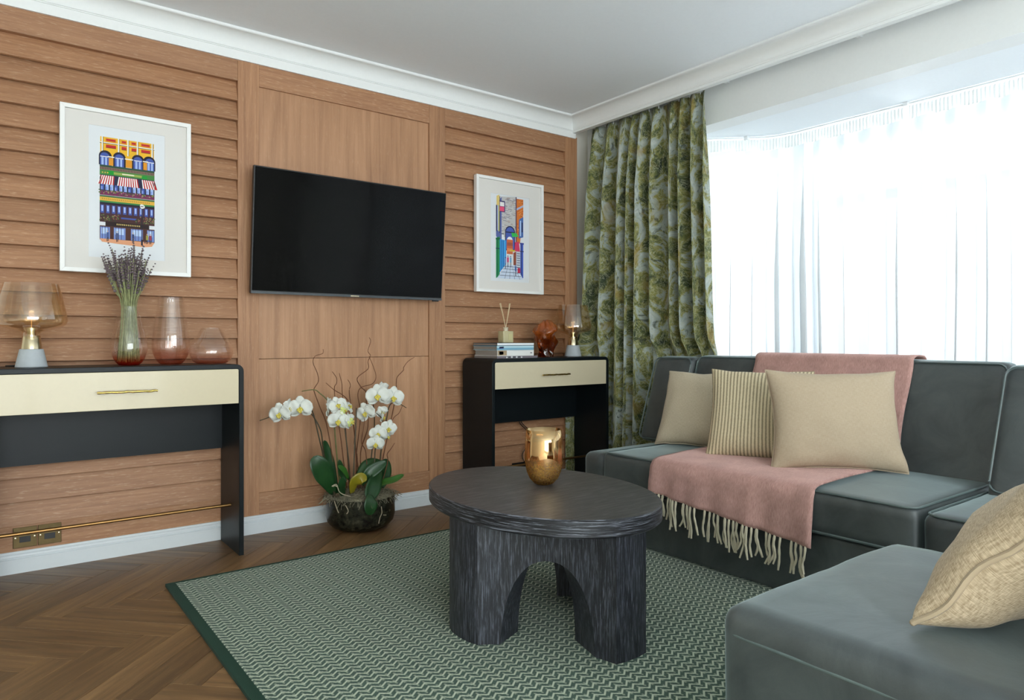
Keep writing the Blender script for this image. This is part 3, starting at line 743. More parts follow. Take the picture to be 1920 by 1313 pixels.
# ------------------------------------------------------------------ rose glass vases and lavender
def ribbed(k): return lambda a, z: 1+.012*math.cos(k*a)
def vase(name, loc, prof, mat, label, rib=0):
    pr = prof + [(max(r-.0022, 0), z+(.004 if i >= len(prof)-2 and False else 0)) for i, (r, z) in enumerate(prof[::-1])][:-1] + [(0, prof[0][1]+.006)]
    o = MB().lathe(pr, n=72 if rib else 48, wob=ribbed(rib) if rib else None).build(name, mat, smooth=180); o.location = loc
    return tag(o, label, 'vase', 'rose glass vases')
def sm(prof, k=4): return [(max(p.x, 0), p.y) for p in smoothpath([(r, z, 0) for r, z in prof], k)]
V1 = (.508, 3.47, CZ)
vase('vase', V1, [(0, 0), (.03, 0)]+sm([(.040, .001), (.058, .022), (.071, .055), (.0735, .085), (.066, .135), (.053, .190), (.042, .235), (.0385, .262)]), M['pink1'], 'teardrop vase of clear to coral glass holding the lavender')
vase('vase', (.682, 3.495, CZ), [(0, 0), (.036, 0)]+sm([(.044, .001), (.064, .025), (.077, .062), (.0795, .095), (.075, .145), (.066, .205), (.058, .262), (.0525, .312)]), M['pink2'], 'tall rose tinted empty glass vase between lavender vase and low vase', 22)
vase('vase', (.855, 3.485, CZ), [(0, 0), (.052, 0)]+sm([(.062, .001), (.082, .014), (.095, .042), (.0955, .065), (.086, .097), (.066, .130), (.050, .156), (.0455, .170)]), M['pink2'], 'low squat rose tinted glass vase at the right end of the console', 24)
M['lav_stem'] = plain('dried_lavender_stem', lin(140, 144, 100), .8, grain=.35, gscale=60)
M['lav_head'] = plain('dried_lavender_flower', lin(106, 92, 96), .9, grain=.35, gscale=150)
lv = thing('lavender_bunch', (V1[0], V1[1], CZ+.008), 'bunch of dried lavender standing in the coral glass vase', 'dried flowers')
st = MB(); hd = MB()
for i in range(105):
    a = random.uniform(0, 2*PI); q = math.sqrt(random.random())
    b0 = Vector((.045*q*math.cos(a+random.uniform(-.5, .5)), .045*q*math.sin(a), .004+.02*random.random()))
    nk = Vector((.030*q*math.cos(a), .030*q*math.sin(a), .25))
    hgt = random.uniform(.37, .47) + (.05 if random.random() < .15 else 0)
    tp = Vector((.088*q*math.cos(a)*random.uniform(.8, 1.15), .075*q*math.sin(a), hgt))
    md = nk.lerp(tp, .5)+Vector((.006*nz(i, 1), .006*nz(i, 2), 0))
    pth = smoothpath([b0, nk, md, tp], 4); st.tube(pth, .0017, 4, cap=False)
    d = (pth[-1]-pth[-3]).normalized(); base = pth[-1]-d*.06
    bend = Vector((random.uniform(-.012, .012), random.uniform(-.012, .012), 0))
    ns = random.randint(7, 10); top_l = random.uniform(.07, .105)
    for k in range(ns):
        s = k/(ns-1); c = base+d*(top_l*s)+bend*s*s
        r = .0078*(1-.5*s)*random.uniform(.8, 1.15)
        hd.ball(c, r, r, r*.85, 5, 3)
st.build('stems', M['lav_stem'], lv)['kind'] = 'stuff'
hd.build('flower_spikes', M['lav_head'], lv)['kind'] = 'stuff'

# ------------------------------------------------------------------ books, diffuser, glass sculpture on the corner console
PG = plain('book_pages', lin(150, 143, 136), .9, grain=.12, gscale=500)
def book(x0, x1, y0, y1, z0, z1, cover, spine_marks, label, cv=.0025):
    root = thing('book', ((x0+x1)/2, (y0+y1)/2, z0), label, 'book', 'books stacked on the corner console'); o = root.location
    c = MB(); c.box(x0, x1, y0, y1, z0, z0+cv).box(x0, x1, y0, y1, z1-cv, z1).box(x0, x1, y0, y0+cv, z0+cv, z1-cv)
    c.build('cover', cover, root, origin=o, bevel=.0006)
    MB().box(x0+.003, x1-.003, y0+cv, y1-.004, z0+cv, z1-cv).build('pages', PG, root, origin=o)
    for (a, b, e, f, m) in spine_marks:
        MB().box(x0+(x1-x0)*a, x0+(x1-x0)*b, y0-.0006, y0+.0004, z0+(z1-z0)*e, z0+(z1-z0)*f).build('spine_print', m, root, origin=o)
    return root
K = lambda *c: pc(*c)
book(2.432, 2.745, 3.352, 3.600, CZ, CZ+.013, K(120, 112, 118), [(.22+.06*k, .25+.06*k, .1+.2*(k % 2), .7+.1*(k % 3), K(40, 60, 65) if k % 2 else K(225, 230, 228)) for k in range(7)], 'grey patterned magazine at the bottom of the book stack', .0012)
book(2.436, 2.716, 3.354, 3.595, CZ+.0135, CZ+.049, K(226, 226, 222), [(.01, .25, .1, .95, K(170, 150, 120)), (.05, .16, .25, .8, K(110, 80, 60)), (.9, .95, .4, .6, K(120, 120, 120))], 'thick white book with a small picture on its spine, second from bottom', .003)
book(2.430, 2.712, 3.350, 3.605, CZ+.0495, CZ+.0755, K(122, 168, 190), [(0, 1, .55, .95, K(186, 214, 224)), (.06, .18, .35, .8, K(40, 50, 110))], 'pale blue hardback book, second from top of the stack', .003)
book(2.434, 2.714, 3.352, 3.612, CZ+.076, CZ+.093, K(30, 32, 36), [(.0, 1, .15, .9, K(228, 232, 234))], 'thin black book with white spine on top of the stack', .003)
BZ = CZ+.0935
df = thing('reed_diffuser', (2.585, 3.47, BZ), 'frosted glass reed diffuser with pale sticks on top of the books', 'diffuser')
MF = plain('frosted_olive_glass', lin(190, 180, 140), .35, grain=.04)
def rbox(hx, hy, r, z0, z1, n=5):
    pts = []
    for (sx, sy, a0) in ((1, 1, 0), (-1, 1, PI/2), (-1, -1, PI), (1, -1, 3*PI/2)):
        for i in range(n+1):
            a = a0+PI/2*i/n; pts.append((sx*(hx-r)+r*math.cos(a), sy*(hy-r)+r*math.sin(a)))
    return MB().prism(pts, 'z', z0, z1)
rbox(.040, .030, .008, 0, .072).build('bottle', MF, df, smooth=40, bevel=.003)
MB().lathe([(0, .072), (.015, .072), (.015, .09), (.0165, .091), (.0165, .096), (.012, .096), (.012, .075)], n=24).build('bottle_neck', plain('frosted_neck', lin(196, 186, 160), .4, grain=.03), df, smooth=40)
tagm = MB().box(-.002, .028, -.0312, -.0302, .018, .055); tagm.build('label_print', plain('pale_label', lin(196, 188, 140), .6, grain=.02), df)
RD = plain('rattan_reed', lin(226, 204, 166), .8, grain=.06)
for (dx, dy) in ((-.045, .0), (-.038, .015), (-.05, -.012), (.033, .004), (.028, -.012), (.04, .012)):
    MB().tube([(-dx*.25, -dy*.2, .05), (dx*.95, dy, .245)], .0022, 6).build('reed', RD, df, smooth=60)
def amber_mat():
    m, nt, out = mat_new('amber_cast_glass')
    p = principled(nt, out, lin(150, 62, 12), .04, spec=.8, coat=1)
    p.inputs['Transmission Weight'].default_value = .75; p.inputs['IOR'].default_value = 1.35
    tc = N(nt, 'ShaderNodeTexCoord'); sp = N(nt, 'ShaderNodeSeparateXYZ'); nt.links.new(tc.outputs['Generated'], sp.inputs[0])
    nn = noise_tex(nt, coords(nt, rand=False), 14, 3, .6)
    ad = N(nt, 'ShaderNodeMath', operation='MULTIPLY_ADD'); ad.inputs[1].default_value = .5; nt.links.new(nn.outputs[0], ad.inputs[0]); nt.links.new(sp.outputs['Z'], ad.inputs[2])
    r = ramp(nt, [(.35, lin(80, 26, 8)), (.75, lin(150, 62, 14)), (1.0, lin(222, 120, 40))]); nt.links.new(ad.outputs[0], r.inputs[0]); nt.links.new(r.outputs[0], p.inputs['Base Color'])
    return m
def sc_w(a, z):
    return 1+.30*nz(1.5*math.cos(a), 1.5*math.sin(a), z*16)+.13*math.sin(2*a+z*20)+.13*math.sin(3*a-z*34)+.05*math.sin(7*a+z*50)+.22*math.sin(z*30+.6)*math.cos(a-.4)
prs = sm([(0, 0), (.046, 0), (.052, .012), (.050, .035), (.058, .07), (.064, .105), (.058, .135), (.062, .16), (.060, .185), (.050, .21), (.036, .228), (.022, .240), (0, .243)], 4)
sp_ = MB().lathe(prs, n=56, wob=sc_w).build('glass_sculpture', amber_mat(), smooth=180); sp_.location = (2.895, 3.45, CZ)
tag(sp_, 'knotted amber glass sculpture between the books and the lamp', 'sculpture')

# sockets and cables
def socket(x0, x1, z0, z1, label):
    root = thing('wall_socket', ((x0+x1)/2, W, z0), label, 'socket', 'brass sockets under the long console'); w = x1-x0; h = z1-z0
    MB().box(-w/2+.001, w/2-.001, -.006, 0, 0, h).build('plate', M['bronze'], root, bevel=.0015)
    MB().box(-.020, .020, -.0072, -.006, h*.26, h*.55).build('outlet', M['black_plastic'], root, bevel=.001)
    MB().box(-.006, .006, -.0085, -.006, h*.68, h*.86).build('rocker_switch', M['bronze'], root, bevel=.001)
    for sx in (-.034, .034): MB().lathe([(0, -.0), (.0035, 0), (.0035, .0015), (0, .002)], n=10).build('screw', M['champagne'], root).matrix_local = Matrix.Translation((sx, -.006, h*.5)) @ Matrix.Rotation(PI/2, 4, 'X')
    return root
socket(.094, .181, .104, .191, 'antique brass wall socket above the skirting, left one of the pair')
socket(.1825, .270, .104, .191, 'antique brass wall socket above the skirting, right one of the pair')
ca = MB().tube(smoothpath([(2.80, 3.628, .60), (2.81, 3.624, .46), (2.86, 3.618, .40), (2.90, 3.62, .33), (2.84, 3.625, .24), (2.86, 3.64, .19)]), .003, 6)
ca.tube(smoothpath([(2.805, 3.63, .60), (2.825, 3.626, .46), (2.90, 3.616, .38), (2.95, 3.62, .28), (2.88, 3.63, .20), (2.86, 3.64, .18)]), .003, 6)
ca = ca.build('power_cable', M['black_plastic'], smooth=60, origin=(2.86, 3.64, .18)); tag(ca, 'pair of thin black cables hanging behind the corner console', 'cable')
sk2 = thing('wall_socket', (2.83, W, .13), 'dark wall socket under the corner console behind the gold vase', 'socket')
MB().box(-.06, .06, -.008, 0, 0, .05).build('plate', M['black_plastic'], sk2, bevel=.002)
MB().box(-.02, .02, -.011, -.008, .012, .036).build('outlet', M['bronze'], sk2, bevel=.001)

# ------------------------------------------------------------------ sofa
def velvet(name, c1, c2, sheen=.6):
    m, nt, out = mat_new(name); p = principled(nt, out, c1, .50, spec=.85, sheen=sheen)
    p.inputs['Sheen Roughness'].default_value = .35; p.inputs['Sheen Tint'].default_value = lin(190, 210, 212)
    n1 = noise_tex(nt, coords(nt, (1, 1, 1), rand=True), 5, 5, .65, .8); n2 = noise_tex(nt, coords(nt, rand=False), 600, 2, .6)
    r = ramp(nt, [(.35, c1), (.62, c2)]); nt.links.new(n1.outputs[0], r.inputs[0])
    col = mixc(nt, .25, r.outputs[0], n2.outputs[0], 'OVERLAY')
    nt.links.new(col, p.inputs['Base Color']); bump(nt, n1.outputs[0], p, .25, .004); return m
M['velvet'] = velvet('grey_green_velvet', lin(42, 48, 49), lin(64, 70, 70), .9)
M['velvet_pipe'] = velvet('velvet_piping', lin(66, 80, 80), lin(84, 98, 96), .5)
def softbox(c, s, r=.03, n=10, bulge=(0, 0, 0), lean=0, wr=0, seed=0):
    """rounded cushion block: centre, size, corner radius, bulge per axis, lean in x per metre of z"""
    mb = MB(); h = Vector(s)/2; r = min(r, min(h)*.98)
    def pt(p):
        q = Vector((p[0]*h.x, p[1]*h.y, p[2]*h.z))
        inn = Vector([max(-(h[i]-r), min(h[i]-r, q[i])) for i in range(3)])
        d = q-inn
        if d.length > 1e-9: q = inn+d.normalized()*r
        for i in range(3):
            j, k = (i+1) % 3, (i+2) % 3
            q[i] += math.copysign(1, p[i])*abs(p[i])**3*bulge[i]*(1-p[j]**2)*(1-p[k]**2)
        if wr: q += Vector((nz(q.y*9, q.z*9, seed), nz(q.x*9, q.z*9, seed+3), nz(q.x*8, q.y*8, seed+7)))*wr
        q.x += lean*(q.z+h.z)
        return q+Vector(c)
    # finer spacing near the edges
    e = [-1+.0, -.985, -.96, -.92]+[-.84+1.68*i/(n-1) for i in range(n)]+[.92, .96, .985, 1.0]
    for ax in range(3):
        for sg in (-1, 1):
            P = []
            for u in e:
                row = []
                for v in e:
                    p = [0, 0, 0]; p[ax] = sg; p[(ax+1) % 3] = u; p[(ax+2) % 3] = v; row.append(pt(p))
                P.append(row)
            mb.grid(P)
    return mb
def pipe_rect(x0, x1, y0, y1, z, r=.03, rad=.0045, lean=0, plane='xy', sag=0):
    pts = []
    for (sx, sy, a0) in ((x1-r, y1-r, 0), (x0+r, y1-r, PI/2), (x0+r, y0+r, PI), (x1-r, y0+r, 3*PI/2)):
        for i in range(5):
            a = a0+PI/2*i/4; pts.append((sx+r*math.cos(a), sy+r*math.sin(a), z))
    pts.append(pts[0]); return MB().tube(pts, rad, 6)
SEAT = .44
sofa = thing('sofa', (2.8, 1.8, RT), 'grey green velvet sofa under the bay window carrying the pink throw', 'sofa'); so = sofa.location
def sb(name, c, s, parent=sofa, o=None, m='velvet', **k):
    return softbox(c, s, **k).build(name, M[m], parent, smooth=180, origin=o if o is not None else so)
def blk(x0, x1, y0, y1, z0, z1): return ((x0+x1)/2, (y0+y1)/2, (z0+z1)/2), (x1-x0, y1-y0, z1-z0)
sb('base', *blk(2.480, 3.40, 1.02, 2.50, RT+.0006, .27), r=.014)
sb('seat_cushion', *blk(2.455, 3.22, 1.02, 2.492, .272, SEAT-.004), r=.030, bulge=(.006, 0, .010), wr=.003)
pipe_rect(2.463, 3.20, 1.028, 2.484, SEAT-.006, .04, .0042).build('piping', M['velvet_pipe'], sofa, smooth=60, origin=so)
pipe_rect(2.458, 3.20, 1.022, 2.490, .285, .04, .0042).build('piping', M['velvet_pipe'], sofa, smooth=60, origin=so)
sb('backrest', *blk(3.115, 3.235, 1.01, 2.550, .40, .905), r=.03, bulge=(.008, 0, .004), lean=.33, wr=.003, seed=2)
def lean_pipe(y0, y1, xa, z0, z1, ln, zb, r=.035):
    pts = []
    for (sy, sz, a0) in ((y1-r, z1-r, 0), (y0+r, z1-r, PI/2), (y0+r, z0+r, PI), (y1-r, z0+r, 3*PI/2)):
        for i in range(5):
            a = a0+PI/2*i/4; yy = sy+r*math.cos(a); zz = sz+r*math.sin(a); pts.append((xa+ln*(zz-zb), yy, zz))
    pts.append(pts[0]); return MB().tube(pts, .0045, 6)
lean_pipe(1.018, 2.542, 3.118, .42, .897, .33, .40).build('piping', M['velvet_pipe'], sofa, smooth=60, origin=so)
sb('arm', *blk(2.470, 3.30, 2.496, 2.655, RT+.0006, .420), r=.045, wr=.002, seed=4)
sb('wing', *blk(3.08, 3.200, 2.552, 2.83, .40, .897), r=.04, lean=.33, bulge=(.01, 0, .0), wr=.002, seed=5)
lean_pipe(2.556, 2.826, 3.080, .42, .888, .33, .40).build('piping', M['velvet_pipe'], sofa, smooth=60, origin=so)
# neighbouring corner section
cs = thing('sofa_section', (2.75, .60, RT), 'grey green velvet corner sofa section beside the throw, at the right edge', 'sofa'); co = cs.location
sb('base', *blk(2.50, 3.38, .16, 1.004, RT+.0006, .26), cs, co, r=.014)
sb('seat_cushion', *blk(2.462, 3.16, .16, 1.010, .262, .425), cs, co, r=.035, bulge=(.004, 0, .014), wr=.003, seed=8)
sb('backrest', *blk(2.925, 3.12, .16, .985, .40, .90), cs, co, r=.035, lean=.42, bulge=(.012, 0, .0), wr=.003, seed=9)
lean_pipe(.168, .978, 2.925, .44, .892, .42, .40).build('piping', M['velvet_pipe'], cs, smooth=60, origin=co)
pipe_rect(2.470, 3.10, .168, 1.002, .421, .045, .0042).build('piping', M['velvet_pipe'], cs, smooth=60, origin=co)
# near chaise
ch = thing('chaise', (1.65, .45, RT), 'grey velvet chaise seat in the foreground carrying the knitted cushion', 'chaise'); ho = ch.location
sb('base', *blk(1.262, 2.03, .02, .905, RT+.0006, .10), ch, ho, r=.014)
sb('seat_cushion', *blk(1.25, 2.045, .02, .922, .085, SEAT-.004), ch, ho, r=.045, n=16, bulge=(.004, .004, .012), wr=.004, seed=11)
pipe_rect(1.250, 2.044, .021, .921, SEAT-.060, .052, .0032).build('piping', M['velvet_pipe'], ch, smooth=60, origin=ho)
sb('arm', *blk(1.25, 2.045, -.26, .05, .085, .80), ch, ho, r=.05, seed=12)

# ------------------------------------------------------------------ cushions
def linen(name, c1, c2, scale=700):
    m, nt, out = mat_new(name); p = principled(nt, out, c1, .95, spec=.1, sheen=.15)
    tc = N(nt, 'ShaderNodeTexCoord'); mpx = N(nt, 'ShaderNodeMapping'); mpx.inputs['Scale'].default_value = (scale*.12, scale, 1); nt.links.new(tc.outputs['UV'], mpx.inputs[0])
    mpy = N(nt, 'ShaderNodeMapping'); mpy.inputs['Scale'].default_value = (scale, scale*.12, 1); nt.links.new(tc.outputs['UV'], mpy.inputs[0])
    a = noise_tex(nt, mpx, 1, 2); b2 = noise_tex(nt, mpy, 1, 2)
    ad = N(nt, 'ShaderNodeMath', operation='ADD'); nt.links.new(a.outputs[0], ad.inputs[0]); nt.links.new(b2.outputs[0], ad.inputs[1])
    mr = N(nt, 'ShaderNodeMapRange'); mr.inputs[1].default_value = .75; mr.inputs[2].default_value = 1.25; nt.links.new(ad.outputs[0], mr.inputs[0])
    nt.links.new(mixc(nt, mr.outputs[0], c1, c2), p.inputs['Base Color']); bump(nt, ad.outputs[0], p, .25, .001); return m
def striped(name, c1, c2, n):
    m, nt, out = mat_new(name); p = principled(nt, out, c1, .95, spec=.1, sheen=.15)
    tc = N(nt, 'ShaderNodeTexCoord'); sp = N(nt, 'ShaderNodeSeparateXYZ'); nt.links.new(tc.outputs['UV'], sp.inputs[0])
    nn = noise_tex(nt, coords(nt, kind='UV', rand=False), 120, 2)
    ma = N(nt, 'ShaderNodeMath', operation='MULTIPLY_ADD'); ma.inputs[1].default_value = .004; nt.links.new(nn.outputs[0], ma.inputs[0]); nt.links.new(sp.outputs['X'], ma.inputs[2])
    mu = N(nt, 'ShaderNodeMath', operation='MULTIPLY'); mu.inputs[1].default_value = n; nt.links.new(ma.outputs[0], mu.inputs[0])
    pp_ = N(nt, 'ShaderNodeMath', operation='PINGPONG'); pp_.inputs[1].default_value = .5; nt.links.new(mu.outputs[0], pp_.inputs[0])
    r = ramp(nt, [(.17, c2), (.27, c1)]); nt.links.new(pp_.outputs[0], r.inputs[0]); nt.links.new(r.outputs[0], p.inputs['Base Color'])
    bump(nt, pp_.outputs[0], p, .5, .004); return m
def knit(name, c1, c2, n):
    m, nt, out = mat_new(name); p = principled(nt, out, c1, .95, spec=.1, sheen=.3)
    tc = N(nt, 'ShaderNodeTexCoord'); w1 = N(nt, 'ShaderNodeTexWave', wave_type='BANDS', bands_direction='X'); w2 = N(nt, 'ShaderNodeTexWave', wave_type='BANDS', bands_direction='Y')
    for w, s in ((w1, n), (w2, n*1.3)):
        nt.links.new(tc.outputs['UV'], w.inputs['Vector']); setin(w, Scale=s, Distortion=.25, Detail=1)
    mu = N(nt, 'ShaderNodeMath', operation='MULTIPLY'); nt.links.new(w1.outputs[0], mu.inputs[0]); nt.links.new(w2.outputs[0], mu.inputs[1])
    r = ramp(nt, [(.05, c2), (.45, c1)]); nt.links.new(mu.outputs[0], r.inputs[0]); nt.links.new(r.outputs[0], p.inputs['Base Color'])
    bump(nt, mu.outputs[0], p, .7, .003); return m
def pillow(name, label, mat, corner, e1, e2, w, h, t, group='scatter cushions', pinch=.07, seed=0, pipe=None, wr=.006, n=28):
    """corner: lower corner; e1: along the lower edge; e2: up the side; t: thickness"""
    e1 = Vector(e1).normalized(); e2 = Vector(e2); e2 = (e2-e1*e2.dot(e1)).normalized(); nn = e1.cross(e2)
    C = Vector(corner)+e1*w/2+e2*h/2
    root = thing(name, C-e2*h/2, label, 'cushion', group); o = root.location
    def P(u, v, sg):
        x = u*w/2*(1-pinch*(1-v*v)); y = v*h/2*(1-pinch*(1-u*u))
        k = max(0, (1-u*u)*(1-v*v))
        d = t/2*(k**.42)*(1-.10*v)
        edge = (1-k)**2
        d += wr*k**.5*(nz(u*2.2+seed, v*2.2, sg)+.5*nz(u*5+seed, v*5, sg+4))
        d += sg*.012*(u*u*v*v)*nz(u*2+seed, v*2)*2
        return C+e1*x+e2*y+nn*(sg*d+.014*edge*nz(u*2.5+seed*2, v*2.5, 5))
    g = [math.sin(PI/2*(-1+2*i/n)) for i in range(n+1)]
    mb = MB()
    for sg in (-1, 1):
        mb.grid([[P(u, v, sg) for v in g] for u in g], [[((u+1)/2*w, (v+1)/2*h) for v in g] for u in g])
    mb.build('cover', mat, root, smooth=180, origin=o)
    ring = [P(u, -1, 1) for u in g]+[P(1, v, 1) for v in g[1:]]+[P(u, 1, 1) for u in g[::-1][1:]]+[P(-1, v, 1) for v in g[::-1][1:]]
    MB().tube(ring, .0030 if not pipe else pipe, 6).build('seam', mat, root, smooth=60, origin=o)
    return root
ML = linen('oatmeal_linen', lin(176, 162, 138), lin(198, 185, 162)); MS = striped('striped_ticking', lin(212, 197, 164), lin(150, 137, 112), 62)
MC = linen('cream_cotton', lin(172, 154, 130), lin(183, 166, 143), 500); MK = linen('open_knit', lin(158, 137, 110), lin(212, 193, 164), 560)
pillow('cushion', 'plain oatmeal linen cushion, leftmost on the sofa', ML, (2.845, 2.490, SEAT+.002), (.30, -.955, 0), (.20, .06, .39), .46, .43, .17, seed=1, wr=.010)
pillow('cushion', 'cream and beige striped cushion in the middle of three on the sofa', MS, (2.69, 2.045, SEAT+.010), (.45, -.89, 0), (.17, .06, .40), .46, .44, .17, seed=5, wr=.009)
pillow('cushion', 'large plain cream cushion, frontmost of the three on the sofa', MC, (2.625, 1.660, SEAT+.012), (.68, -.73, 0), (.10, .095, .40), .53, .435, .18, seed=9, pinch=.09, wr=.010)
pillow('cushion', 'open knit cream cushion with a ribbed seam leaning on the foreground chaise', MK, (1.412, .592, SEAT+.014), (1, -.03, 0), (.02, -.66, .75), .46, .46, .20, seed=13, pinch=.10, pipe=.006, wr=.012, n=36)

# ------------------------------------------------------------------ pink throw with tassels
def throw_mat():
    m, nt, out = mat_new('brushed_pink_wool'); p = principled(nt, out, lin(186, 146, 138), .95, spec=.08, sheen=.7)
    p.inputs['Sheen Tint'].default_value = lin(240, 205, 198)
    n1 = noise_tex(nt, coords(nt, (60, 700, 60), rand=False), 1, 3, .6); n2 = noise_tex(nt, coords(nt, rand=False), 9, 3, .6)
    r = ramp(nt, [(.3, lin(164, 122, 116)), (.7, lin(204, 164, 154))]); nt.links.new(n1.outputs[0], r.inputs[0])
    r2 = ramp(nt, [(.35, (.86, .86, .86, 1)), (.65, (1.08, 1.08, 1.08, 1))]); nt.links.new(n2.outputs[0], r2.inputs[0])
    nt.links.new(mixc(nt, 1.0, r.outputs[0], r2.outputs[0], 'MULTIPLY'), p.inputs['Base Color']); bump(nt, n1.outputs[0], p, .5, .002); return m
M['throw'] = throw_mat(); M['tassel'] = plain('cream_wool_fringe', lin(190, 182, 158), .95, sheen=.2, grain=.08, gscale=300)
def bx(z): return 3.115+.33*(z-.40)
prof_t = [(3.412, .80), (3.414, .885), (3.398, .917), (3.36, .924), (3.31, .925), (3.275, .910), (bx(.88)-.006, .875), (bx(.78)-.016, .78), (bx(.66)-.018, .66), (bx(.55)-.018, .55), (bx(.50)-.020, .50), (3.105, .462), (3.06, .455), (2.95, .456), (2.82, .457), (2.70, .456), (2.58, .453), (2.50, .449), (2.462, .440), (2.444, .420), (2.437, .385), (2.433, .34), (2.428, .30), (2.424, .235)]
path_t = smoothpath([(x, 0, z) for x, z in prof_t], 3)
thr = thing('throw_blanket', (2.8, 1.76, SEAT), 'pink woollen throw with cream tassels draped over the sofa back and seat', 'throw'); to = thr.location
NY = 40; TY0, TY1 = 1.372, 2.160; G = []
def hem(y): return .232+(.305-.232)*(y-TY0)/(TY1-TY0)
for j in range(NY+1):
    s = j/NY; row = []
    y0 = TY0+(TY1-TY0)*s
    for i, q in enumerate(path_t):
        x, z = q.x, q.z; y = y0
        if z < .43 and x < 2.6:
            k = (.43-z)/(.43-.235); z = .43-(.43-hem(y0))*k
            x -= .012*k*(.5+.5*math.sin(y0*23+1.0))+.006*k*math.sin(y0*51); y += .008*k*math.sin(y0*17)
        elif z < .5: z += .004+.004*nz(x*7, y0*9); y += .012*nz(x*3, 5, y0)*.6
        else: x -= .004*(.5+.5*nz(z*8, y0*8)); y += .012*nz(z*4, 1)
        if i < 6: z += .003*nz(y0*14, 2)
        row.append((x, y, z))
    G.append(row)
tb = MB().grid(G).build('blanket', M['throw'], thr, smooth=180, origin=to, solid=.007)
for k in range(32):
    s = (k+.5)/32; j = min(NY, int(round(s*NY))); p0 = Vector(G[j][-1]); L = random.uniform(.09, .135)
    for e in range(1 if random.random() < .45 else 2):
        a = random.uniform(-.025, .025); c = random.uniform(-.02, .02)
        pts = smoothpath([p0+Vector((.001, 0, .006)), p0+Vector((-.006, a*.2, -L*.3)), p0+Vector((-.004+c*.1, a*.2+c*.6, -L*.65)), p0+Vector((-.004, a+c*.3, -L))], 4)
        ra = [.0026]+[.0048+.0008*math.sin(i*1.7) for i in range(len(pts)-2)]+[.0042]
        MB().tube(pts, ra, 6).build('tassel', M['tassel'], thr, smooth=60, origin=to)

# ------------------------------------------------------------------ patterned curtain
def curtain_mat():
    m, nt, out = mat_new('painterly_leaf_print'); p = principled(nt, out, lin(120, 125, 70), .8, spec=.2, sheen=.15)
    mp = coords(nt, (1, .62, 1), kind='UV', rand=False)
    n1 = noise_tex(nt, mp, 9.5, 6, .66, 1.2)
    r = ramp(nt, [(.30, lin(48, 58, 50)), (.40, lin(84, 94, 62)), (.47, lin(124, 126, 74)), (.505, lin(150, 146, 86)), (.53, lin(154, 164, 156)), (.66, lin(188, 196, 193)), (.80, lin(110, 118, 104))])
    nt.links.new(n1.outputs[0], r.inputs[0])
    n2 = noise_tex(nt, mp, 20, 4, .6, 3.5); r2 = ramp(nt, [(.485, (0, 0, 0, 1)), (.515, (.8, .8, .8, 1)), (.55, (0, 0, 0, 1))]); nt.links.new(n2.outputs[0], r2.inputs[0])
    c = mixc(nt, r2.outputs[0], r.outputs[0], lin(188, 188, 158))
    n3 = noise_tex(nt, mp, 14, 4, .6, 2.2); r3 = ramp(nt, [(.57, (0, 0, 0, 1)), (.66, (.75, .75, .75, 1))]); nt.links.new(n3.outputs[0], r3.inputs[0])
    c = mixc(nt, r3.outputs[0], c, lin(52, 62, 52))
    n4 = noise_tex(nt, mp, 7, 3, .5, .8); r4 = ramp(nt, [(.57, (0, 0, 0, 1)), (.68, (.5, .5, .5, 1))]); nt.links.new(n4.outputs[0], r4.inputs[0])
    c = mixc(nt, r4.outputs[0], c, lin(156, 128, 60))
    nt.links.new(c, p.inputs['Base Color'])
    tl_ = N(nt, 'ShaderNodeBsdfTranslucent'); nt.links.new(c, tl_.inputs[0]); mx = N(nt, 'ShaderNodeMixShader'); mx.inputs[0].default_value = .10
    nt.links.new(p.outputs[0], mx.inputs[1]); nt.links.new(tl_.outputs[0], mx.inputs[2]); nt.links.new(mx.outputs[0], out.inputs[0])
    return m
cur = thing('curtain', (3.39, 3.05, 0), 'floor length curtain in green, mustard and grey leaf print beside the bay', 'curtain')
NF = 9.5; NU = 260; NV = 30; P = []; U = []
zt, zb = 2.475, .012
for i in range(NU+1):
    s = i/NU; row = []; ur = []
    ph = 2*PI*NF*(s+.022*math.sin(2*PI*s*2.3)+.010*math.sin(2*PI*s*5.1))
    for j in range(NV+1):
        t = j/NV; z = zt+(zb-zt)*t
        fl_ = t**.8
        yt = 3.545+(2.585-3.545)*s; yb = 3.605+(2.515-3.605)*s
        y = yt+(yb-yt)*fl_
        xl = 3.405-.13*(1-s)**2.2*fl_
        amp = (.026+.036*min(1, t*5))*(1+.25*math.sin(s*31))
        if t < .04: amp *= .45+.55*t/.04
        wv = math.sin(ph+.35*math.sin(t*2.5+s*9))
        sh = math.copysign(abs(wv)**.75, wv)
        x = xl+amp*sh*(1-.55*(1-s)**6*fl_)+.004*nz(s*30, t*5); y += .014*math.cos(ph)*min(1, t*5+.2)
        lo = min(1, max(0, (1.02-z)/.12))            # 1 beside the furniture, 0 above it
        x = max(x, 3.275)
        if s < .07: x = x*(1-lo)+(3.222+.105*s/.07)*lo; y = y*(1-lo)+3.628*lo
        else:
            if y > 3.2: x = x*(1-lo)+max(x, 3.327)*lo
            if y < 2.98: x = x*(1-lo)+(3.452+(x-3.40)*.5)*lo
        y = min(y, 3.628 if z < .1 else 3.641); x = max(min(x, 3.488), 3.342 if z > 2.44 else 0)
        row.append((x, y, z)); ur.append((s*2.1, (1-t)*2.46))
    P.append(row); U.append(ur)
cc = MB().grid(P, U).build('drape', curtain_mat(), cur, smooth=180, origin=cur.location, solid=.0025)
hk = MB()
for k in range(12):
    i = int(NU*(k+.5)/12); x, y, z = P[i][0]; hk.tube([(3.408, y, z+.028), (3.408, y, z-.01)], .003, 6)
hk.build('hooks', M['upvc'], cur, origin=cur.location)
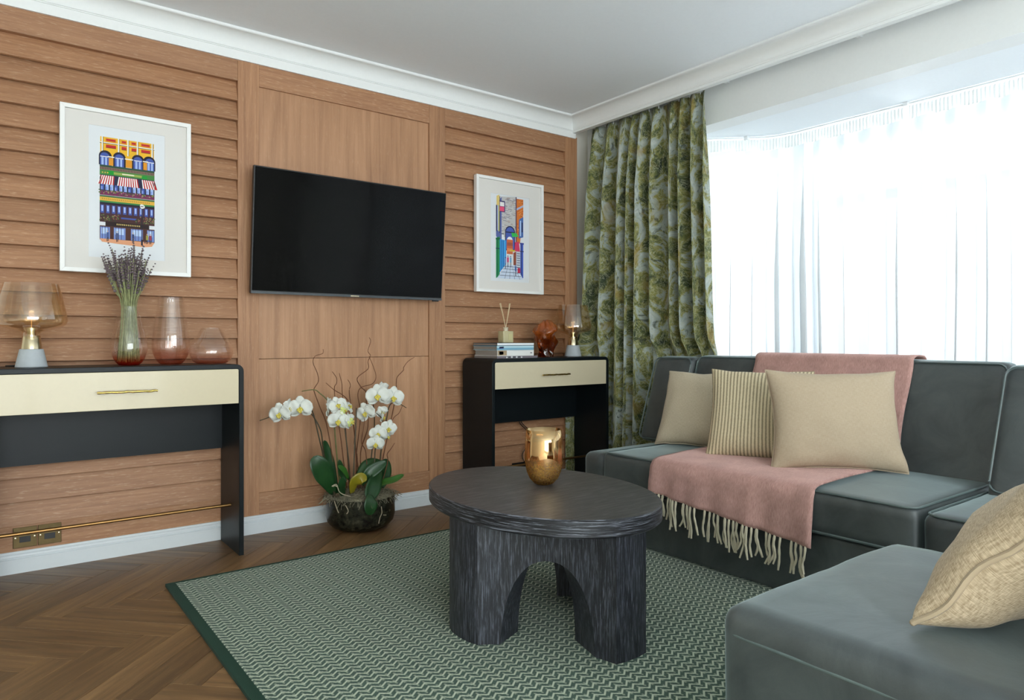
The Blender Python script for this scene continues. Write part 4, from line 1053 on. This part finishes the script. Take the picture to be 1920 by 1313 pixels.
tr1 = thing('curtain_track', (3.41, .6, 2.49), 'white curtain rail running behind the ceiling pelmet', 'curtain track')
MB().box(3.396, 3.420, -1.6, 3.60, 2.500, 2.514).build('rail', M['upvc'], tr1, origin=tr1.location, bevel=.002)
for y in (3.3, 2.5, 1.72, .9, .1): MB().box(3.40, 3.50, y-.012, y+.012, 2.512, 2.528).build('bracket', M['upvc'], tr1, origin=tr1.location, bevel=.002)

# ------------------------------------------------------------------ net curtains in the bay
def net_mat(name, tr, tl_, base):
    m, nt, out = mat_new(name)
    a = N(nt, 'ShaderNodeBsdfTransparent'); b2 = N(nt, 'ShaderNodeBsdfTranslucent'); d = N(nt, 'ShaderNodeBsdfDiffuse')
    b2.inputs[0].default_value = base; d.inputs[0].default_value = base
    nn = noise_tex(nt, coords(nt, (300, 300, 40), rand=False), 1, 2); mr = N(nt, 'ShaderNodeMapRange'); mr.inputs[3].default_value = tl_*.8; mr.inputs[4].default_value = tl_*1.2
    nt.links.new(nn.outputs[0], mr.inputs[0])
    m1 = N(nt, 'ShaderNodeMixShader'); nt.links.new(mr.outputs[0], m1.inputs[0]); nt.links.new(d.outputs[0], m1.inputs[1]); nt.links.new(b2.outputs[0], m1.inputs[2])
    m2 = N(nt, 'ShaderNodeMixShader'); nt.links.new(m1.outputs[0], m2.inputs[1])
    lw = N(nt, 'ShaderNodeLayerWeight'); lw.inputs['Blend'].default_value = .5
    iv = N(nt, 'ShaderNodeMath', operation='SUBTRACT'); iv.inputs[0].default_value = 1.0; nt.links.new(lw.outputs['Facing'], iv.inputs[1])
    pw = N(nt, 'ShaderNodeMath', operation='POWER'); pw.inputs[1].default_value = 1.6; nt.links.new(iv.outputs[0], pw.inputs[0])
    mu = N(nt, 'ShaderNodeMath', operation='MULTIPLY'); mu.inputs[1].default_value = tr; nt.links.new(pw.outputs[0], mu.inputs[0]); nt.links.new(mu.outputs[0], m2.inputs[0]); nt.links.new(a.outputs[0], m2.inputs[2])
    nt.links.new(m2.outputs[0], out.inputs[0]); return m
M['net'] = net_mat('sheer_net', .045, .08, (.84, .88, .92, 1)); M['net_head'] = net_mat('gathered_net_heading', .03, .11, (.86, .87, .86, 1))
track_xy = smoothpath([(3.69, 2.83, 0), (3.80, 2.725, 0), (3.905, 2.63, 0), (3.985, 2.54, 0), (4.022, 2.44, 0), (4.03, 2.30, 0), (4.03, 1.66, 0), (4.03, .6, 0), (4.03, .16, 0), (4.0, .0, 0), (3.9, -.13, 0), (3.70, -.33, 0)], 12)
def arc_points(path):
    L = [0]
    for a, b2 in zip(path, path[1:]): L.append(L[-1]+(b2-a).length)
    return L
AL = arc_points(track_xy)
def on_track(d):
    d = max(0, min(AL[-1]-1e-6, d))
    for i in range(len(AL)-1):
        if AL[i+1] >= d:
            t = (d-AL[i])/(AL[i+1]-AL[i]+1e-9); p = track_xy[i].lerp(track_xy[i+1], t); tg = (track_xy[i+1]-track_xy[i]).normalized(); return p, Vector((tg.y, -tg.x, 0))
def dist_of_y(y):
    for i in range(len(track_xy)-1):
        if track_xy[i].y >= y >= track_xy[i+1].y: return AL[i]
ZT = 2.279
def net(d0, d1, label, seed, z_bot=.56):
    c, _ = on_track((d0+d1)/2); root = thing('net_curtain', (c.x, c.y, z_bot), label, 'net curtain', 'sheer nets in the bay'); o = root.location
    nu = int((d1-d0)/.0065); zs = [ZT-.072-(ZT-.072-z_bot)*j/14 for j in range(15)]
    def ph(d): return 2*PI*(d*7.0+.55*nz(d*2.3, seed)+.35*nz(d*6.1, seed+2))
    def off(d, t):
        w = math.sin(ph(d)); big = nz(d*3.1, seed+7); am = (.014+.026*t)*(.6+1.0*abs(nz(d*1.7, seed+4)))
        return am*math.copysign(abs(w)**.8, w)+.012*t*big
    B = []
    for i in range(nu+1):
        d = d0+(d1-d0)*i/nu; row = []
        for j, z in enumerate(zs):
            t = min(1, .15+j/8); p, n = on_track(d+(.014+.030*max(0, nz(d*2.6, seed+11)+.22))*t*math.sin(2*ph(d)) + .02*t*nz(d*2, seed+9, j*.08)); q = p+n*off(d, t); row.append((q.x, q.y, z))
        B.append(row)
    MB().grid(B).build('sheer', M['net'], root, smooth=180, origin=o)
    H = []; nh = int((d1-d0)/.0035)
    for i in range(nh+1):
        d = d0+(d1-d0)*i/nh; row = []
        for z in (ZT, ZT-.012, ZT-.03, ZT-.05, ZT-.074):
            p, n = on_track(d); q = p+n*(.0055*math.sin(2*PI*d*52+2*nz(d*9, seed))+.003*nz(d*20, z*30)); row.append((q.x, q.y, z+.004*nz(d*30, seed)))
        H.append(row)
    MB().grid(H).build('heading_tape', M['net_head'], root, smooth=180, origin=o)
    return root
dm = dist_of_y(1.668)
net(.0, dm-.008, 'sheer white net curtain in the bay beside the leaf print curtain', 3)
net(dm+.012, AL[-1], 'sheer white net curtain right of the joint in the bay', 21)
nt_ = thing('net_track', (4.03, 1.2, 2.29), 'thin white curved curtain wire track under the bay ceiling', 'curtain track')
MB().tube([(p.x, p.y, 2.291) for p in track_xy], .006, 6).build('rail', M['upvc'], nt_, smooth=60, origin=nt_.location)
for d in (.28, dm+.002, dm+1.0): p, n = on_track(d); MB().box(p.x-.016, p.x+.016, p.y-.014, p.y+.014, 2.278, 2.30).build('clip', M['upvc'], nt_, origin=nt_.location, bevel=.003)

# ------------------------------------------------------------------ potted orchids
PC0 = Vector((1.590, 3.425, 0))
orc = thing('potted_orchid', PC0, 'white orchids with curly twigs in a dark glass bowl on the floor', 'potted plant'); oo = PC0
def bowl_mat():
    m, nt, out = mat_new('dark_mossy_glass'); p = principled(nt, out, lin(40, 38, 30), .25, spec=.35)
    n1 = noise_tex(nt, coords(nt, rand=False), 34, 5, .7); r = ramp(nt, [(.35, lin(20, 20, 17)), (.55, lin(44, 44, 34)), (.75, lin(74, 72, 56))]); nt.links.new(n1.outputs[0], r.inputs[0]); nt.links.new(r.outputs[0], p.inputs['Base Color']); return m
MB().lathe([(0, 0), (.085, 0), (.115, .004), (.150, .020), (.172, .045), (.180, .075), (.180, .172), (.176, .175), (.172, .172), (.172, .10), (0, .10)], n=56).build('bowl', bowl_mat(), orc, smooth=50)
M['moss'] = plain('dry_grey_moss', lin(124, 118, 98), .95, grain=.35, gscale=60)
mo = MB(); mo.lathe([(0, .19), (.08, .187), (.14, .178), (.171, .160), (.171, .12)], n=32)
for i in range(1100):
    a = random.uniform(0, 2*PI); r = .175*math.sqrt(random.random()); p = Vector((r*math.cos(a), r*math.sin(a), .165+.02*(1-r/.18)))
    d = Vector((random.uniform(-1, 1), random.uniform(-1, 1), random.uniform(-.1, .9)))*.030
    e = Vector((random.uniform(-1, 1), random.uniform(-1, 1), random.uniform(-.7, .3)))*.018
    if r > .15: d += Vector((math.cos(a), math.sin(a), 0))*.012; e += Vector((math.cos(a)*.006, math.sin(a)*.006, -.016))
    if p.y+d.y+e.y > .185: continue
    mo.tube([p, p+d*.6+Vector((0, 0, .006)), p+d+e], .0012, 3, cap=False)
mo.build('moss', M['moss'], orc)['kind'] = 'stuff'
M['root'] = plain('aerial_root', lin(168, 156, 132), .8, grain=.15)
for pts in ([(633, 913), (628, 911), (624, 913)], [(622, 912), (631, 909), (636, 922), (645, 928), (657, 931)], [(627, 940), (632, 955), (635, 962)], [(648, 948), (653, 958), (650, 964)], [(715, 950), (716, 962), (712, 972), (710, 982)], [(719, 966), (724, 966)]):
    q = [at(x, y, PC0.y-.19+.02*k/len(pts))-oo for k, (x, y) in enumerate(pts)]
    MB().tube(smoothpath(q, 4), .0022, 5).build('aerial_root', M['root'], orc, smooth=60)
def leaf_mat(name, c1, c2):
    m, nt, out = mat_new(name); p = principled(nt, out, c1, .35, spec=.5); n1 = noise_tex(nt, coords(nt), 18, 3)
    nt.links.new(mixc(nt, n1.outputs[0], c1, c2), p.inputs['Base Color']); return m
M['leaf'] = leaf_mat('orchid_leaf', lin(16, 44, 22), lin(36, 76, 34)); M['leaf_y'] = leaf_mat('yellow_orchid_leaf', lin(112, 112, 24), lin(150, 128, 26)); M['leaf_l'] = leaf_mat('young_orchid_leaf', lin(40, 86, 30), lin(62, 108, 40))
def leaf(path, width, mat, up=(0, -1, .4), cup=.25):
    c = smoothpath(path, 6); n = len(c); G = []; up = Vector(up).normalized()
    for i, p in enumerate(c):
        s = i/(n-1); d = (c[min(i+1, n-1)]-c[max(i-1, 0)]).normalized(); side = d.cross(up).normalized(); nn = side.cross(d)
        w = width/2*(math.sin(PI*min(1, (.10+.90*s)))**.55 if s < .999 else .02)*(.55+.45*min(1, s*2.2))
        G.append([p+side*w*v+nn*cup*w*(v*v-.35) for v in (-1, -.66, -.33, 0, .33, .66, 1)])
    return MB().grid(G).build('leaf', mat, orc, smooth=180, solid=.0016)
def OP(x, y, dy=0.0): return at(x, y, PC0.y+dy)-oo
leaf([OP(626, 925, 0), OP(612, 898, -.02), OP(597, 872, -.03), OP(588, 856, -.02)], .105, M['leaf'], (0, -1, .1))
leaf([OP(632, 925, .0), OP(622, 880, .02), OP(612, 845, .03), OP(608, 826, .03)], .055, M['leaf'], (.3, -1, .1))
leaf([OP(648, 905, -.02), OP(641, 885, -.02), OP(636, 862, -.03)], .035, M['leaf'], (-.2, -1, .1))
leaf([OP(654, 900, -.02), OP(645, 882, -.05), OP(634, 874, -.06)], .03, M['leaf_l'])
leaf([OP(668, 905, .0), OP(680, 884, -.02), OP(696, 868, -.03), OP(718, 866, -.02)], .07, M['leaf'], (0, -.6, 1))
leaf([OP(678, 910, -.04), OP(690, 890, -.07), OP(708, 876, -.08), OP(724, 866, -.08)], .065, M['leaf'], (0, -1, .6))
leaf([OP(712, 880, -.02), OP(705, 900, -.09), OP(695, 925, -.14), OP(691, 938, -.16)], .085, M['leaf'], (0, -1, .3))
leaf([OP(694, 928, -.17), OP(695, 940, -.195), OP(695, 955, -.20), OP(695, 966, -.195)], .075, M['leaf'], (0, -1, .1), .1)
leaf([OP(706, 918, -.02), OP(718, 906, -.05), OP(738, 900, -.07), OP(757, 890, -.07)], .05, M['leaf_l'], (0, -.6, 1))
leaf([OP(716, 915, .05), OP(722, 895, .05), OP(722, 872, .05), OP(718, 862, .05)], .07, M['leaf'], (0, -1, 0))
leaf([OP(660, 925, -.06), OP(664, 908, -.09), OP(676, 897, -.11), OP(688, 899, -.11)], .066, M['leaf_y'], (.1, -1, .2), .1)
leaf([OP(645, 930, -.03), OP(640, 915, -.06), OP(642, 895, -.07)], .05, M['leaf'], (.1, -1, .2))
M['stem'] = plain('orchid_stem', lin(62, 54, 34), .55, grain=.25, gscale=30); M['twig'] = plain('curly_twig', lin(104, 62, 36), .75, grain=.2, gscale=40); M['gstem'] = plain('green_orchid_stem', lin(96, 98, 52), .55, grain=.2)
def stalk(name, pts, r0, r1, mat, d0=0., d1=0.):
    n = len(pts); q = [OP(x, y, d0+(d1-d0)*i/(n-1)+.012*nz(i*1.3, x*.1)) for i, (x, y) in enumerate(pts)]
    c = smoothpath(q, 5); rr = [r0+(r1-r0)*i/(len(c)-1) for i in range(len(c))]
    return MB().tube(c, rr, 6).build(name, mat, orc, smooth=60)
stalk('flower_stem', [(625, 935), (612, 880), (598, 820), (586, 772), (570, 752), (545, 758), (515, 778), (487, 789)], .0042, .0022, M['stem'], .02, -.02)
stalk('flower_stem', [(628, 930), (609, 860), (602, 810), (590, 785), (584, 777)], .0038, .003, M['stem'], .0, .0)
stalk('flower_stem', [(640, 930), (633, 870), (627, 800), (624, 770), (613, 750), (600, 738), (589, 731), (566, 734)], .0042, .0022, M['gstem'], .0, .03)
stalk('flower_stem', [(657, 935), (655, 880), (648, 815), (642, 770), (641, 757)], .0042, .0028, M['stem'], -.03, -.03)
stalk('flower_stem', [(662, 930), (664, 860), (667, 800), (668, 765)], .0042, .0028, M['stem'], .0, .0)
stalk('flower_stem', [(690, 925), (696, 860), (702, 800), (700, 760), (692, 735)], .004, .0025, M['stem'], .02, .02)
stalk('flower_stem', [(707, 930), (714, 850), (724, 790), (731, 760), (745, 756), (762, 765)], .0042, .002, M['stem'], -.02, -.03)
stalk('flower_stem', [(700, 935), (702, 870), (704, 840), (708, 815), (718, 790), (706, 775)], .0038, .0022, M['stem'], -.06, -.05)
for (pts, a, b2) in (([(630, 920), (622, 850), (612, 795), (600, 764), (590, 737), (589, 729), (597, 715), (595, 700), (587, 680), (591, 668), (605, 663), (606, 655)], .03, .06),
    ([(680, 920), (676, 850), (690, 800), (687, 753), (686, 735), (677, 726), (670, 709), (690, 692), (690, 678), (694.5, 667), (690, 658), (695, 640), (692, 633)], .03, .08),
    ([(672, 920), (668, 860), (676, 780), (671, 742), (677, 727), (698, 720), (705, 707), (700, 688), (692, 668)], .06, .08),
    ([(705, 920), (722, 840), (735, 780), (743, 735), (743, 720), (745, 707), (756, 695), (757, 689), (765, 678), (777, 670)], .05, .1),
    ([(650, 915), (640, 830), (630, 760), (627, 728), (631, 719), (631, 709), (623, 697)], .05, .09),
    ([(670, 915), (664, 800), (652, 751), (626, 731), (611, 718)], .04, .06),
    ([(655, 915), (648, 800), (642, 740), (641, 720), (636, 700)], .08, .1), ([(675, 915), (662, 790), (655, 738), (657, 722), (652, 712)], .06, .1),
    ([(690, 915), (686, 850), (678, 830), (682, 800), (686, 770)], -.02, -.02), ([(718, 900), (727, 866), (726, 852), (733, 842), (740, 831)], .03, .05),
    ([(712, 915), (720, 850), (735, 790), (748, 775), (755, 760)], .06, .1), ([(664, 915), (670, 860), (664, 830), (668, 800), (660, 790)], .02, .03)):
    stalk('twig', pts, .0030, .0014, M['twig'], a, b2)
def petal_mat():
    m, nt, out = mat_new('white_orchid_petal'); p = principled(nt, out, lin(238, 240, 234), .6, spec=.3)
    t_ = N(nt, 'ShaderNodeBsdfTranslucent'); t_.inputs[0].default_value = lin(240, 242, 232); mx = N(nt, 'ShaderNodeMixShader'); mx.inputs[0].default_value = .3
    n1 = noise_tex(nt, coords(nt), 40, 2); nt.links.new(mixc(nt, n1.outputs[0], lin(232, 236, 228), lin(244, 244, 240)), p.inputs['Base Color'])
    nt.links.new(p.outputs[0], mx.inputs[1]); nt.links.new(t_.outputs[0], mx.inputs[2]); nt.links.new(mx.outputs[0], out.inputs[0]); return m
M['petal'] = petal_mat(); M['petal_g'] = plain('green_tinged_petal', lin(206, 214, 130), .6, grain=.06); M['lip'] = plain('yellow_orchid_lip', lin(206, 190, 84), .5, grain=.12)
def petal(mb, L, w0, ang, lift, fold=.2, mi=0):
    ca, sa = math.cos(ang), math.sin(ang); G = []
    for i in range(9):
        s = i/8; wd = w0/2*(math.sin(PI*(.06+.90*s)))**.6; row = []
        for v in (-1, -.5, 0, .5, 1):
            x, y = L*s, wd*v; z = lift*math.sin(s*2.2)*L-fold*wd*(v*v)+.004*math.sin(s*7+v*2)
            row.append((x*ca-y*sa, x*sa+y*ca, z))
        G.append(row)
    mb.grid(G, mi=mi)
def bloom(x, y, dy, size, yaw=0, pitch=0, roll=0, green=False):
    c = OP(x, y, dy); R_ = size/2*1.12
    e = bpy.data.objects.new('bloom', None)
    rot = Matrix.Rotation(yaw, 4, 'Z') @ Matrix.Rotation(PI/2+pitch, 4, 'X') @ Matrix.Rotation(roll, 4, 'Z')
    T = Matrix.Translation(c) @ rot
    mb = MB()
    for a in (90, 215, 325): petal(mb, R_*.98, R_*.78, math.radians(a), -.10, .15)
    for a in (8, 172): petal(mb, R_*1.0, R_*1.25, math.radians(a), .05, .12)
    mb.v = [tuple(T @ (Vector(v)+Vector((0, 0, .0015*(k % 3))))) for k, v in enumerate(mb.v)]
    o = mb.build('bloom', M['petal_g'] if green else M['petal'], orc, smooth=180, solid=.001, fix=False)
    lp = MB(); petal(lp, R_*.42, R_*.30, math.radians(270), .55, -.5); petal(lp, R_*.30, R_*.22, math.radians(215), .9, -.4); petal(lp, R_*.30, R_*.22, math.radians(325), .9, -.4)
    lp.ball((0, 0, R_*.1), R_*.09, R_*.12, R_*.12, 8, 5)
    lp.v = [tuple(T @ (Vector(v)+Vector((0, 0, .003)))) for v in lp.v]
    lp.build('lip', M['lip'], o, smooth=180, solid=.001, fix=False)
for (x, y, dy, s, yw, pt, rl) in ((525, 776, -.06, .098, -.75, .1, .2), (541, 764, -.02, .08, .5, .1, -.2), (563, 765, -.05, .108, -.45, .05, .05), (617, 764, .0, .10, 1.0, .0, .3), (633, 760, -.04, .085, -.3, -.3, .3),
        (652, 762, -.03, .08, .8, -.5, -.3), (635, 789, -.06, .10, -.5, .1, -.1), (656, 790, -.06, .085, .7, -.1, .2), (686, 774, -.03, .10, -.9, .1, .4), (708, 742, -.07, .112, -.5, -.05, .1), (716, 732, .0, .09, .4, .2, .3),
        (737, 745, -.07, .108, -.2, .0, -.15), (716, 772, -.05, .062, -.2, .3, .7), (717, 782, -.06, .06, 1.0, .2, .2), (709, 813, -.09, .085, -.5, .1, .05), (728, 803, -.09, .085, -.1, .1, -.3), (726, 818, -.07, .06, .5, .4, .2), (704, 832, -.10, .085, -.35, .2, -.1)):
    bloom(x, y, dy, s, yw, pt, rl)
for (x, y, dy, s, yw, pt, rl) in ((645, 770, -.055, .05, .3, -.2, .8), (657, 792, -.075, .045, .5, -.1, .5)): bloom(x, y, dy, s, yw, pt, rl, True)
